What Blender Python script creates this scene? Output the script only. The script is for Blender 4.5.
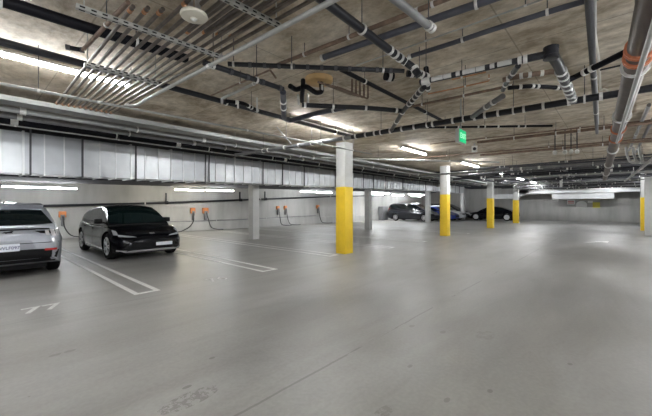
import bpy, bmesh, math, random
from mathutils import Vector, Matrix
from mathutils.bvhtree import BVHTree

for o in list(bpy.data.objects):
    bpy.data.objects.remove(o, do_unlink=True)
SC = bpy.context.scene
COL = SC.collection
random.seed(7)
PI = math.pi
V = Vector

# ------------------------------------------------------------------ camera
FPX = 325.0                       # focal length in pixels of the 652 wide frame
HOR = 206.0                       # row of the horizon
TH = math.radians(41.84)          # heading of the lens, from +X (along the aisle) towards +Y (the stalls)
EYE = 1.5
CT, ST = math.cos(TH), math.sin(TH)
cam_d = bpy.data.cameras.new('camera')
cam = bpy.data.objects.new('camera', cam_d)
COL.objects.link(cam)
cam.location = (0, 0, EYE)
cam.rotation_euler = (PI / 2, 0, TH - PI / 2)
cam_d.sensor_width = 36.0
cam_d.lens = 36.0 * FPX / 652.0
cam_d.shift_y = -2.0 / 652.0
cam_d.clip_start = 0.05
SC.camera = cam

# ------------------------------------------------------------------ world, exposure
w = bpy.data.worlds.new('world')
SC.world = w
w.use_nodes = True
w.node_tree.nodes['Background'].inputs[0].default_value = (0.8, 0.9, 1.0, 1)
w.node_tree.nodes['Background'].inputs[1].default_value = 0.1
SC.view_settings.view_transform = 'Standard'
SC.view_settings.look = 'None'
SC.view_settings.gamma = 1.0
SC.view_settings.use_curve_mapping = False
SC.view_settings.exposure = 2.75
TUBE = 26.0                       # strength of a ceiling tube
SC.cycles.max_bounces = 10
SC.cycles.diffuse_bounces = 6
SC.cycles.glossy_bounces = 4
SC.cycles.sample_clamp_indirect = 6.0

CEIL = 3.5
WALL_Y = 19.0                     # back wall of the stalls
FAR_X = 40.0                      # wall at the end of the aisle


def ray(px, py):
    u = (px - 326.0) / FPX
    v = (HOR - py) / FPX
    return V((CT + u * ST, ST - u * CT, v))


def at_z(px, py, z):
    d = ray(px, py)
    t = (z - EYE) / d.z
    return V((d.x * t, d.y * t, z))


def at_Y(px, py, Y):
    d = ray(px, py)
    t = Y / d.y
    return V((d.x * t, Y, EYE + d.z * t))


def at_X(px, py, X):
    d = ray(px, py)
    t = X / d.x
    return V((X, d.y * t, EYE + d.z * t))


# ------------------------------------------------------------------ materials
def new_mat(name):
    m = bpy.data.materials.new(name)
    m.use_nodes = True
    nt = m.node_tree
    b = nt.nodes['Principled BSDF']
    return m, nt, b


def N(nt, kind, **kw):
    n = nt.nodes.new(kind)
    for k, v in kw.items():
        if k in ('operation', 'blend_type', 'data_type', 'noise_dimensions', 'feature', 'wave_type', 'bands_direction'):
            setattr(n, k, v)
        else:
            n.inputs[k].default_value = v
    return n


def ramp(nt, fac, stops):
    r = nt.nodes.new('ShaderNodeValToRGB')
    els = r.color_ramp.elements
    while len(els) < len(stops):
        els.new(0.5)
    for e, (p, c) in zip(els, stops):
        e.position = p
        e.color = (*c, 1) if len(c) == 3 else c
    nt.links.new(fac, r.inputs[0])
    return r


def mat(name, col, rough=0.5, metal=0.0, var=0.12, scale=6.0, bump=0.0, emit=0.0, ecol=None, coat=0.0, stretch=None, spec=None):
    """A procedural material: one colour varied by noise, roughness varied by the same noise."""
    m, nt, b = new_mat(name)
    tc = N(nt, 'ShaderNodeTexCoord')
    src = tc.outputs['Object']
    if stretch:
        mp = N(nt, 'ShaderNodeMapping')
        mp.inputs['Scale'].default_value = stretch
        nt.links.new(src, mp.inputs[0])
        src = mp.outputs[0]
    no = N(nt, 'ShaderNodeTexNoise', Scale=scale, Detail=4.0, Roughness=0.6)
    nt.links.new(src, no.inputs['Vector'])
    lo = tuple(max(0, c * (1 - var)) for c in col)
    hi = tuple(min(1, c * (1 + var)) for c in col)
    r = ramp(nt, no.outputs[0], [(0.3, lo), (0.7, hi)])
    nt.links.new(r.outputs[0], b.inputs['Base Color'])
    b.inputs['Roughness'].default_value = rough
    b.inputs['Metallic'].default_value = metal
    if spec is not None:
        b.inputs['Specular IOR Level'].default_value = spec
    if coat:
        b.inputs['Coat Weight'].default_value = coat
        b.inputs['Coat Roughness'].default_value = 0.04
    if bump:
        bp = N(nt, 'ShaderNodeBump', Strength=bump, Distance=0.01)
        nt.links.new(no.outputs[0], bp.inputs['Height'])
        nt.links.new(bp.outputs[0], b.inputs['Normal'])
    if emit:
        b.inputs['Emission Color'].default_value = (*(ecol or col), 1)
        b.inputs['Emission Strength'].default_value = emit
    return m


def mix_col(nt, fac, a, b_, mode='MIX'):
    n = nt.nodes.new('ShaderNodeMix')
    n.data_type = 'RGBA'
    n.blend_type = mode
    for sock, val in ((n.inputs[0], fac), (n.inputs[6], a), (n.inputs[7], b_)):
        if hasattr(val, 'links') or isinstance(val, bpy.types.NodeSocket):
            nt.links.new(val, sock)
        elif isinstance(val, tuple):
            sock.default_value = (*val, 1)
        else:
            sock.default_value = val
    return n.outputs[2]


def math_n(nt, op, a, b_=None, c=None):
    n = nt.nodes.new('ShaderNodeMath')
    n.operation = op
    for k, val in enumerate((a, b_, c)):
        if val is None:
            continue
        if isinstance(val, bpy.types.NodeSocket):
            nt.links.new(val, n.inputs[k])
        else:
            n.inputs[k].default_value = val
    return n.outputs[0]


def floor_material():
    m, nt, b = new_mat('floor_concrete')
    tc = N(nt, 'ShaderNodeTexCoord')
    P = tc.outputs['Object']
    big = N(nt, 'ShaderNodeTexNoise', Scale=0.22, Detail=3.0, Roughness=0.55)
    mid = N(nt, 'ShaderNodeTexNoise', Scale=1.3, Detail=6.0, Roughness=0.65)
    fine = N(nt, 'ShaderNodeTexNoise', Scale=28.0, Detail=3.0)
    for n in (big, mid, fine):
        nt.links.new(P, n.inputs['Vector'])
    mp = N(nt, 'ShaderNodeMapping')
    mp.inputs['Scale'].default_value = (0.35, 1.5, 1)
    mp.inputs['Rotation'].default_value = (0, 0, 0.25)
    nt.links.new(P, mp.inputs[0])
    swirl = N(nt, 'ShaderNodeTexNoise', Scale=1.1, Detail=5.0, Roughness=0.6, Distortion=0.6)
    nt.links.new(mp.outputs[0], swirl.inputs['Vector'])
    c1 = ramp(nt, big.outputs[0], [(0.32, (0.285, 0.278, 0.258)), (0.68, (0.375, 0.372, 0.365))]).outputs[0]
    c2 = ramp(nt, mid.outputs[0], [(0.3, (0.84, 0.84, 0.84)), (0.7, (1.08, 1.08, 1.08))]).outputs[0]
    c3 = ramp(nt, swirl.outputs[0], [(0.35, (0.88, 0.87, 0.85)), (0.65, (1.06, 1.06, 1.06))]).outputs[0]
    c4 = ramp(nt, fine.outputs[0], [(0.35, (0.95, 0.95, 0.95)), (0.65, (1.04, 1.04, 1.04))]).outputs[0]
    col = mix_col(nt, 1.0, c1, c2, 'MULTIPLY')
    col = mix_col(nt, 1.0, col, c3, 'MULTIPLY')
    col = mix_col(nt, 1.0, col, c4, 'MULTIPLY')
    sep = N(nt, 'ShaderNodeSeparateXYZ')
    nt.links.new(P, sep.inputs[0])
    X, Y = sep.outputs[0], sep.outputs[1]
    wig = math_n(nt, 'MULTIPLY', math_n(nt, 'SUBTRACT', mid.outputs[0], 0.5), 0.16)
    # saw-cut joints and a long crack
    for (axis, pos, half, k, wg) in ((Y, 2.03, 0.012, 0.5, 0.3), (Y, 5.75, 0.012, 0.35, 1.4), (X, 8.1, 0.008, 0.3, 0.3), (X, 16.1, 0.010, 0.3, 0.3), (Y, -2.6, 0.012, 0.4, 0.3)):
        a = math_n(nt, 'ADD', axis, math_n(nt, 'MULTIPLY', wig, wg))
        d = math_n(nt, 'ABSOLUTE', math_n(nt, 'SUBTRACT', a, pos))
        mk = math_n(nt, 'LESS_THAN', d, half)
        brk = math_n(nt, 'MULTIPLY', mk, math_n(nt, 'MULTIPLY', k, math_n(nt, 'GREATER_THAN', swirl.outputs[0], 0.47)))
        col = mix_col(nt, brk, col, (0.12, 0.115, 0.105))
    # oil and rubber stains, each an ellipse broken up by noise
    rough_no = N(nt, 'ShaderNodeTexNoise', Scale=14.0, Detail=6.0, Roughness=0.75)
    nt.links.new(P, rough_no.inputs['Vector'])
    for (px, py, rx, ry, k, thr) in ((190, 399, 0.24, 0.10, 0.55, 0.50), (187, 387, 0.04, 0.02, 0.6, 0.4), (383, 413, 0.12, 0.05, 0.5, 0.5),
                                     (212, 358, 0.03, 0.02, 0.6, 0.4), (485, 335, 0.16, 0.10, 0.25, 0.5), (410, 366, 0.035, 0.02, 0.5, 0.4),
                                     (490, 391, 0.03, 0.02, 0.6, 0.4), (447, 400, 0.04, 0.02, 0.5, 0.4), (55, 355, 0.05, 0.03, 0.4, 0.4),
                                     (70, 351, 0.05, 0.03, 0.4, 0.4), (570, 364, 0.03, 0.02, 0.5, 0.4), (443, 332, 0.05, 0.03, 0.4, 0.4), (412, 326, 0.05, 0.03, 0.4, 0.4)):
        p = at_z(px, py, 0)
        dx = math_n(nt, 'DIVIDE', math_n(nt, 'SUBTRACT', X, p.x), rx)
        dy = math_n(nt, 'DIVIDE', math_n(nt, 'SUBTRACT', Y, p.y), ry)
        r2 = math_n(nt, 'ADD', math_n(nt, 'MULTIPLY', dx, dx), math_n(nt, 'MULTIPLY', dy, dy))
        inside = math_n(nt, 'LESS_THAN', r2, 1.0)
        mk = math_n(nt, 'MULTIPLY', inside, math_n(nt, 'MULTIPLY', k, math_n(nt, 'GREATER_THAN', rough_no.outputs[0], thr)))
        col = mix_col(nt, mk, col, (0.13, 0.12, 0.11))
    # a pale scuffed patch
    vor = N(nt, 'ShaderNodeTexVoronoi', Scale=3.2)
    nt.links.new(P, vor.inputs['Vector'])
    spots = math_n(nt, 'LESS_THAN', vor.outputs['Distance'], 0.035)
    spots = math_n(nt, 'MULTIPLY', spots, math_n(nt, 'MULTIPLY', 0.5, math_n(nt, 'GREATER_THAN', big.outputs[0], 0.47)))
    col = mix_col(nt, spots, col, (0.16, 0.15, 0.13))
    nt.links.new(col, b.inputs['Base Color'])
    rr = ramp(nt, mid.outputs[0], [(0.3, (0.34, 0.34, 0.34)), (0.7, (0.52, 0.52, 0.52))]).outputs[0]
    nt.links.new(rr, b.inputs['Roughness'])
    bp = N(nt, 'ShaderNodeBump', Strength=0.06, Distance=0.01)
    nt.links.new(mid.outputs[0], bp.inputs['Height'])
    nt.links.new(bp.outputs[0], b.inputs['Normal'])
    return m


def ceiling_material():
    m, nt, b = new_mat('ceiling_concrete')
    tc = N(nt, 'ShaderNodeTexCoord')
    P = tc.outputs['Object']
    mp = N(nt, 'ShaderNodeMapping')
    mp.inputs['Scale'].default_value = (1.0, 0.6, 1)
    nt.links.new(P, mp.inputs[0])
    a = N(nt, 'ShaderNodeTexNoise', Scale=1.5, Detail=7.0, Roughness=0.68, Distortion=0.7)
    g = N(nt, 'ShaderNodeTexNoise', Scale=7.0, Detail=5.0, Roughness=0.7)
    nt.links.new(mp.outputs[0], a.inputs['Vector'])
    nt.links.new(mp.outputs[0], g.inputs['Vector'])
    c1 = ramp(nt, a.outputs[0], [(0.30, (0.27, 0.215, 0.15)), (0.46, (0.50, 0.43, 0.335)), (0.66, (0.74, 0.68, 0.59))]).outputs[0]
    c2 = ramp(nt, g.outputs[0], [(0.3, (0.62, 0.60, 0.57)), (0.7, (1.25, 1.25, 1.25))]).outputs[0]
    col = mix_col(nt, 1.0, c1, c2, 'MULTIPLY')
    sep = N(nt, 'ShaderNodeSeparateXYZ')
    nt.links.new(P, sep.inputs[0])
    for axis, step, half in ((sep.outputs[0], 1.22, 0.008), (sep.outputs[1], 2.44, 0.008)):      # seams of the form boards
        f = math_n(nt, 'PINGPONG', math_n(nt, 'ADD', axis, 50.3), step / 2)
        mk = math_n(nt, 'MULTIPLY', math_n(nt, 'LESS_THAN', f, half), 0.45)
        col = mix_col(nt, mk, col, (0.12, 0.10, 0.08))
    nt.links.new(col, b.inputs['Base Color'])
    b.inputs['Roughness'].default_value = 0.8
    return m


def wall_material():
    m, nt, b = new_mat('wall_concrete')
    tc = N(nt, 'ShaderNodeTexCoord')
    P = tc.outputs['Object']
    mp = N(nt, 'ShaderNodeMapping')
    mp.inputs['Scale'].default_value = (1.2, 1.2, 0.25)
    nt.links.new(P, mp.inputs[0])
    a = N(nt, 'ShaderNodeTexNoise', Scale=1.1, Detail=5.0, Roughness=0.6)
    nt.links.new(mp.outputs[0], a.inputs['Vector'])
    c1 = ramp(nt, a.outputs[0], [(0.3, (0.36, 0.354, 0.338)), (0.7, (0.50, 0.495, 0.48))]).outputs[0]
    nt.links.new(c1, b.inputs['Base Color'])
    b.inputs['Roughness'].default_value = 0.75
    return m


M = {}
M['floor'] = floor_material()
M['ceiling'] = ceiling_material()
M['wall'] = wall_material()
M['column'] = mat('column_paint_white', (0.60, 0.60, 0.59), 0.6, var=0.06, scale=3)
M['yellow'] = mat('column_paint_yellow', (0.88, 0.60, 0.035), 0.45, var=0.05, scale=4)
M['iron'] = mat('pipe_cast_iron', (0.014, 0.015, 0.021), 0.36, 0.0, 0.3, 12, spec=0.45)
M['black'] = mat('pipe_black', (0.006, 0.006, 0.010), 0.5, 0, 0.2, 9, spec=0.2)
M['blue_grey'] = mat('pipe_blue_grey', (0.075, 0.08, 0.105), 0.40, 0.1, 0.2, 7)
M['grey_pipe'] = mat('pipe_grey', (0.21, 0.21, 0.22), 0.4, 0.2, 0.2, 7)
M['brown'] = mat('pipe_rust_brown', (0.20, 0.135, 0.10), 0.55, 0.1, 0.35, 10)
M['big_brown'] = mat('pipe_dull_brown', (0.11, 0.082, 0.07), 0.45, 0.15, 0.2, 6)
M['copper'] = mat('pipe_copper', (0.50, 0.25, 0.13), 0.38, 0.7, 0.25, 14)
M['conduit'] = mat('conduit_galvanised', (0.44, 0.445, 0.44), 0.38, 0.35, 0.1, 9)
M['rack_pipe'] = mat('rack_conduit', (0.115, 0.096, 0.082), 0.42, 0.15, 0.35, 8)
M['strut'] = mat('strut_zinc', (0.46, 0.46, 0.44), 0.45, 0.4, 0.15, 9)
M['slot'] = mat('slot_dark', (0.02, 0.02, 0.02), 0.8)
M['band'] = mat('coupling_steel', (0.78, 0.78, 0.77), 0.35, 0.3, 0.12, 20)
M['orange'] = mat('coupling_orange', (0.62, 0.21, 0.10), 0.5, 0.0, 0.2, 20)
M['white'] = mat('white_enamel', (0.78, 0.78, 0.75), 0.4, 0, 0.04, 9)
M['ivory'] = mat('ivory_plastic', (0.72, 0.69, 0.60), 0.45, 0, 0.05, 9)
M['line'] = mat('line_paint', (0.74, 0.74, 0.72), 0.6, 0, 0.12, 25)
M['stencil'] = mat('stencil_paint', (0.66, 0.66, 0.64), 0.6, 0, 0.25, 30)
M['cable'] = mat('cable_black', (0.02, 0.02, 0.02), 0.5)
M['charger'] = mat('charger_orange', (0.70, 0.25, 0.08), 0.45, 0, 0.1, 10)
M['charger_grey'] = mat('charger_body', (0.22, 0.22, 0.23), 0.45)
M['tray'] = mat('tray_grey', (0.28, 0.285, 0.28), 0.5, 0.2, 0.1, 6)
M['tan'] = mat('drain_tan', (0.55, 0.36, 0.16), 0.6)
M['tube'] = mat('tube_light', (1, 1, 1), 0.5, emit=TUBE, ecol=(0.96, 0.985, 1.0), var=0.0)
M['tube_fill'] = mat('tube_light_fill', (1, 1, 1), 0.5, emit=TUBE * 1.5, ecol=(0.96, 0.985, 1.0), var=0.0)
M['tube_dim'] = mat('tube_light_dim', (1, 1, 1), 0.5, emit=TUBE * 0.6, ecol=(0.96, 0.985, 1.0), var=0.0)
M['tube_cool'] = mat('tube_light_cool', (1, 1, 1), 0.5, emit=TUBE * 0.85, ecol=(0.93, 0.97, 1.0), var=0.0)
M['tube_warm'] = mat('tube_light_warm', (1, 1, 1), 0.5, emit=TUBE * 0.8, ecol=(1.0, 0.92, 0.72), var=0.0)
M['exit_green'] = mat('exit_green', (0.0, 0.55, 0.22), 0.4, emit=0.10, ecol=(0.0, 0.8, 0.3), var=0.05)
M['exit_letter'] = mat('exit_letter', (0.75, 1.0, 0.85), 0.4, emit=0.12, ecol=(0.5, 1.0, 0.65), var=0.0)
M['sign_white'] = mat('sign_white', (0.9, 0.9, 0.88), 0.5, 0, 0.04)
M['sign_red'] = mat('sign_red', (0.6, 0.16, 0.14), 0.5, 0, 0.05)
M['sign_yellow'] = mat('sign_yellow', (0.68, 0.60, 0.10), 0.5, 0, 0.05)
M['dark_grey'] = mat('dark_grey_metal', (0.07, 0.07, 0.08), 0.5)
M['foil'] = mat('foil_label', (0.62, 0.62, 0.62), 0.35, 0.3, 0.1, 30)


def duct_material():
    m, nt, b = new_mat('duct_galvanised')
    tc = N(nt, 'ShaderNodeTexCoord')
    oi = N(nt, 'ShaderNodeObjectInfo')
    a = N(nt, 'ShaderNodeTexNoise', Scale=1.1, Detail=4.0)
    nt.links.new(tc.outputs['Object'], a.inputs['Vector'])
    c1 = ramp(nt, a.outputs[0], [(0.3, (0.50, 0.515, 0.53)), (0.7, (0.66, 0.675, 0.69))]).outputs[0]
    c2 = ramp(nt, oi.outputs['Random'], [(0.0, (0.80, 0.81, 0.84)), (1.0, (1.1, 1.1, 1.1))]).outputs[0]
    nt.links.new(mix_col(nt, 1.0, c1, c2, 'MULTIPLY'), b.inputs['Base Color'])
    b.inputs['Metallic'].default_value = 0.7
    b.inputs['Roughness'].default_value = 0.40
    wv = N(nt, 'ShaderNodeTexNoise', Scale=1.6, Detail=2.0)
    nt.links.new(tc.outputs['Object'], wv.inputs['Vector'])
    bp = N(nt, 'ShaderNodeBump', Strength=0.35, Distance=0.05)
    nt.links.new(wv.outputs[0], bp.inputs['Height'])
    nt.links.new(bp.outputs[0], b.inputs['Normal'])
    return m


M['duct'] = duct_material()
M['dull_duct'] = mat('duct_dull', (0.06, 0.06, 0.068), 0.8, 0.0, 0.15, 2)
M['pale_duct'] = mat('duct_pale', (0.72, 0.73, 0.74), 0.45, 0.15, 0.08, 1.5)
M['seam'] = mat('duct_seam', (0.72, 0.73, 0.74), 0.4, 0.3, 0.05, 9)


# ------------------------------------------------------------------ mesh helpers
def link_mesh(name, bm, material, parent=None, smooth=40, loc=None):
    me = bpy.data.meshes.new(name)
    bmesh.ops.recalc_face_normals(bm, faces=bm.faces)
    bm.to_mesh(me)
    bm.free()
    mats = material if isinstance(material, (list, tuple)) else [material]
    for mm in mats:
        me.materials.append(mm)
    if smooth:
        for p in me.polygons:
            p.use_smooth = True
        me.set_sharp_from_angle(angle=math.radians(smooth))
    o = bpy.data.objects.new(name, me)
    COL.objects.link(o)
    if loc is not None:
        o.location = loc
    if parent is not None:
        o.parent = parent
    return o


def tag(o, label=None, cat=None, group=None, kind=None):
    if label:
        o['label'] = label
    if cat:
        o['category'] = cat
    if group:
        o['group'] = group
    if kind:
        o['kind'] = kind
    return o


def empty(name, loc, label, cat, group=None, rz=0.0, kind=None):
    o = bpy.data.objects.new(name, None)
    COL.objects.link(o)
    o.location = loc
    o.rotation_euler = (0, 0, rz)
    o.empty_display_size = 0.1
    return tag(o, label, cat, group, kind)


def add_box(bm, lo, hi, mi=0, bevel=0.0):
    lo, hi = V(lo), V(hi)
    vs = [bm.verts.new((x, y, z)) for x in (lo.x, hi.x) for y in (lo.y, hi.y) for z in (lo.z, hi.z)]
    idx = ((0, 1, 3, 2), (4, 6, 7, 5), (0, 4, 5, 1), (2, 3, 7, 6), (0, 2, 6, 4), (1, 5, 7, 3))
    fs = []
    for q in idx:
        f = bm.faces.new([vs[k] for k in q])
        f.material_index = mi
        fs.append(f)
    if bevel:
        es = list({e for f in fs for e in f.edges})
        bmesh.ops.bevel(bm, geom=es, offset=bevel, segments=2, affect='EDGES', profile=0.6)
    return fs


def box_bm(lo, hi, bevel=0.0):
    bm = bmesh.new()
    add_box(bm, lo, hi, 0, bevel)
    return bm


def frame_of(d):
    d = d.normalized()
    up = V((0, 0, 1)) if abs(d.z) < 0.95 else V((1, 0, 0))
    a = d.cross(up).normalized()
    b = a.cross(d).normalized()
    return a, b


def add_obox(bm, p0, p1, wdt, hgt, mi=0):
    """A straight bar of rectangular section from p0 to p1."""
    p0, p1 = V(p0), V(p1)
    a, b = frame_of(p1 - p0)
    ring = []
    for p in (p0, p1):
        ring.append([bm.verts.new(p + a * sx * wdt / 2 + b * sz * hgt / 2) for sx, sz in ((-1, -1), (1, -1), (1, 1), (-1, 1))])
    fs = [bm.faces.new(ring[0]), bm.faces.new(ring[1][::-1])]
    for k in range(4):
        fs.append(bm.faces.new((ring[0][k], ring[0][(k + 1) % 4], ring[1][(k + 1) % 4], ring[1][k])))
    for f in fs:
        f.material_index = mi


def round_path(pts, rad, n=5):
    pts = [V(p) for p in pts]
    if rad <= 0 or len(pts) < 3:
        return pts
    out = [pts[0]]
    for i in range(1, len(pts) - 1):
        p, a, c = pts[i], pts[i - 1], pts[i + 1]
        r = min(rad, (a - p).length * 0.45, (c - p).length * 0.45)
        s, e = p + (a - p).normalized() * r, p + (c - p).normalized() * r
        for k in range(n + 1):
            t = k / n
            out.append(s * (1 - t) ** 2 + p * 2 * t * (1 - t) + e * t * t)
    out.append(pts[-1])
    return out


def add_tube(bm, pts, r, seg=12, bend=0.0, mi=0, caps=True):
    pts = round_path(pts, bend)
    n = len(pts)
    d0 = (pts[1] - pts[0]).normalized()
    a, b = frame_of(d0)
    rings = []
    for i, p in enumerate(pts):
        if i == 0:
            d = d0
        elif i == n - 1:
            d = (pts[-1] - pts[-2]).normalized()
        else:
            d = ((pts[i] - pts[i - 1]).normalized() + (pts[i + 1] - pts[i]).normalized()).normalized()
        a = (a - d * a.dot(d)).normalized()
        b = d.cross(a)
        rr = r[i] if isinstance(r, (list, tuple)) else r
        rings.append([bm.verts.new(p + a * math.cos(2 * PI * k / seg) * rr + b * math.sin(2 * PI * k / seg) * rr) for k in range(seg)])
    for i in range(n - 1):
        for k in range(seg):
            f = bm.faces.new((rings[i][k], rings[i][(k + 1) % seg], rings[i + 1][(k + 1) % seg], rings[i + 1][k]))
            f.material_index = mi
    if caps:
        bm.faces.new(rings[0][::-1]).material_index = mi
        bm.faces.new(rings[-1]).material_index = mi


def tube_bm(pts, r, seg=12, bend=0.0):
    bm = bmesh.new()
    add_tube(bm, pts, r, seg, bend)
    return bm


def add_lathe(bm, prof, center, axis='z', seg=24, mi=0):
    """prof: list of (radius, height) along the axis."""
    c = V(center)
    rings = []
    for (r, h) in prof:
        ring = []
        for k in range(seg):
            t = 2 * PI * k / seg
            x, y = r * math.cos(t), r * math.sin(t)
            q = {'z': V((x, y, h)), 'y': V((x, h, y)), 'x': V((h, x, y))}[axis]
            ring.append(bm.verts.new(c + q))
        rings.append(ring)
    for i in range(len(rings) - 1):
        for k in range(seg):
            bm.faces.new((rings[i][k], rings[i][(k + 1) % seg], rings[i + 1][(k + 1) % seg], rings[i + 1][k])).material_index = mi
    bm.faces.new(rings[0][::-1]).material_index = mi
    bm.faces.new(rings[-1]).material_index = mi


def lathe_bm(prof, center, axis='z', seg=24):
    bm = bmesh.new()
    add_lathe(bm, prof, center, axis, seg)
    return bm


def text_obj(name, body, size, depth, material, parent, mtx, align='CENTER', bold=0.0):
    cu = bpy.data.curves.new(name, 'FONT')
    cu.body = body
    cu.size = size
    cu.extrude = depth
    cu.offset = bold
    cu.align_x = align
    cu.align_y = 'CENTER'
    cu.resolution_u = 3
    tmp = bpy.data.objects.new(name + '_tmp', cu)
    COL.objects.link(tmp)
    dg = bpy.context.evaluated_depsgraph_get()
    me = bpy.data.meshes.new_from_object(tmp.evaluated_get(dg))
    bpy.data.objects.remove(tmp, do_unlink=True)
    me.name = name
    me.materials.clear()
    me.materials.append(material)
    me.transform(mtx)
    o = bpy.data.objects.new(name, me)
    COL.objects.link(o)
    if parent is not None:
        o.parent = parent
    return o


def struct(name, bm, material, smooth=0):
    o = link_mesh(name, bm, material, smooth=smooth)
    o['kind'] = 'structure'
    return o


# ------------------------------------------------------------------ the setting
X0, X1, Y0, Y1 = -9.0, FAR_X, -7.0, WALL_Y
struct('floor', box_bm((X0 - .3, Y0 - .3, -0.2), (X1 + .3, Y1 + .3, 0)), M['floor'])
struct('ceiling', box_bm((X0 - .3, Y0 - .3, CEIL), (X1 + .3, Y1 + .3, CEIL + 0.25)), M['ceiling'])
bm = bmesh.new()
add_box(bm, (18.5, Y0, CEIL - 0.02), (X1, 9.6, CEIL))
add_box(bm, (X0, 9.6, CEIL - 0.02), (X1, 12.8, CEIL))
struct('trim_1', bm, mat('ceiling_dark_sheet', (0.035, 0.036, 0.046), 0.8, 0, 0.4, 3))  # thin dark sheet under the far ceiling and above the long duct
struct('wall_back', box_bm((X0 - .3, Y1, 0), (X1 + .3, Y1 + .3, CEIL)), M['wall'])
struct('wall_far', box_bm((X1, Y0, 0), (X1 + .3, Y1, CEIL)), M['wall'])
struct('wall_right', box_bm((X0, Y0 - .3, 0), (X1, Y0, CEIL)), M['wall'])
struct('wall_near', box_bm((X0 - .3, Y0, 0), (X0, Y1, CEIL)), M['wall'])
# the low ledge along the foot of the back wall
bm = bmesh.new()
add_box(bm, (X0, Y1 - 0.10, 0), (X1, Y1, 0.56), 0, 0.01)
struct('baseboard_back', bm, M['wall'])


# ------------------------------------------------------------------ columns
def column(corner, size, label, yellow=None, group=None, name='concrete_column'):
    """corner = the corner of the base nearest the lens."""
    x, y = corner.x, corner.y
    sx, sy = size
    r = empty(name, (x + sx / 2, y + sy / 2, 0), label, 'column', group, kind='thing')
    bm = box_bm((-sx / 2, -sy / 2, 0), (sx / 2, sy / 2, CEIL), 0.012)
    link_mesh('shaft', bm, M['column'], r)
    if yellow:
        e = 0.004
        bm = box_bm((-sx / 2 - e, -sy / 2 - e, 0.003), (sx / 2 + e, sy / 2 + e, yellow), 0.012)
        o = link_mesh('painted_band', bm, M['yellow'], r)
        o['label'] = 'yellow painted lower half of the column'
    return r


column(at_z(345, 254.5, 0), (0.40, 0.36), 'square concrete column with yellow lower half, nearest of the yellow columns', 2.10)
column(at_z(447, 236.3, 0), (0.40, 0.36), 'square column with yellow lower half, second along the aisle beyond the exit sign', 2.08)
column(at_z(492.5, 228.3, 0), (0.40, 0.36), 'yellow-bottomed column standing in front of the far black sedan', 2.02)
column(at_z(518, 223.2, 0), (0.45, 0.40), 'yellow-bottomed column at the tail of the far black sedan, before the far wall', 2.02)
column(at_z(253, 239.6, 0), (0.34, 0.34), 'all-white column right of the black hatchback, under the long duct')
column(at_z(369, 229.6, 0), (0.34, 0.34), 'all-white column between the nearest yellow column and the dark minivan')
column(at_z(429, 222.6, 0), (0.36, 0.36), 'all-white column hiding the nose of the dark minivan')
column(at_z(464, 219.8, 0), (0.40, 0.36), 'all-white column beside the far white car')
column(at_z(648.5, 231.0, 0), (0.36, 0.34), 'yellow-bottomed column at the right edge, far down the aisle', 2.02)
column(at_z(654.5, 236.0, 0), (0.40, 0.34), 'all-white column at the right edge in front of a yellow one')

# ------------------------------------------------------------------ stall markings
def stall_marking(xc, y0, y1, gap, wl, label, dx=0.0):
    bm = bmesh.new()
    add_box(bm, (xc - gap / 2 - wl / 2, y0, 0.0), (xc - gap / 2 + wl / 2, y1, 0.003))
    add_box(bm, (xc + gap / 2 - wl / 2, y0, 0.0), (xc + gap / 2 + wl / 2, y1, 0.003))
    add_box(bm, (xc - gap / 2 + wl / 2, y0, 0.0), (xc + gap / 2 - wl / 2, y0 + wl, 0.003))
    o = link_mesh('stall_marking', bm, M['line'], smooth=0)
    return tag(o, label, 'floor marking', kind='thing')


def line_marking(p0, p1, wd, label, name='stall_line'):
    bm = bmesh.new()
    a, b = V((p0.x, p0.y, 0.0015)), V((p1.x, p1.y, 0.0015))
    add_obox(bm, a, b, wd, 0.003)
    return tag(link_mesh(name, bm, M['line'], smooth=0), label, 'floor marking', kind='thing')


sA = at_z(148, 292.5, 0)
stall_marking(sA.x, sA.y, 18.0, 0.34, 0.08, 'white double stall line beside the black hatchback, nearest the lens')
sB = at_z(270.5, 270.5, 0)
stall_marking(sB.x, sB.y, 18.0, 0.36, 0.085, 'white double stall line in the empty stall left of the nearest yellow column')
stall_marking(sB.x + 2.72, sB.y + 0.35, 18.0, 0.36, 0.085, 'worn white double stall line running behind the nearest yellow column')
stall_marking(sB.x + 5.5, sB.y, 18.0, 0.36, 0.085, 'white double stall line just past the nearest yellow column')
stall_marking(sB.x + 8.2, sB.y, 18.0, 0.36, 0.085, 'white double stall line before the second yellow column')
stall_marking(sB.x + 13.6, sB.y, 18.0, 0.36, 0.085, 'faint white double stall line past the second yellow column')

pn = at_z(42, 308.5, 0)
o = text_obj('stall_number', '77', 0.46, 0.0012, M['stencil'], None, Matrix.Translation((0, 0, 0.0013)), bold=0.006)
o.location = pn
tag(o, 'worn white stencilled number 77 on the floor behind the silver car', 'floor marking', kind='thing')
pn = at_z(217, 279.5, 0)
o = text_obj('stall_number', '76', 0.42, 0.0012, M['stencil'], None, Matrix.Translation((0, 0, 0.0013)), bold=0.0)
o.location = pn
tag(o, 'faint white stencilled number on the floor in front of the black hatchback', 'floor marking', kind='thing')
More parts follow.
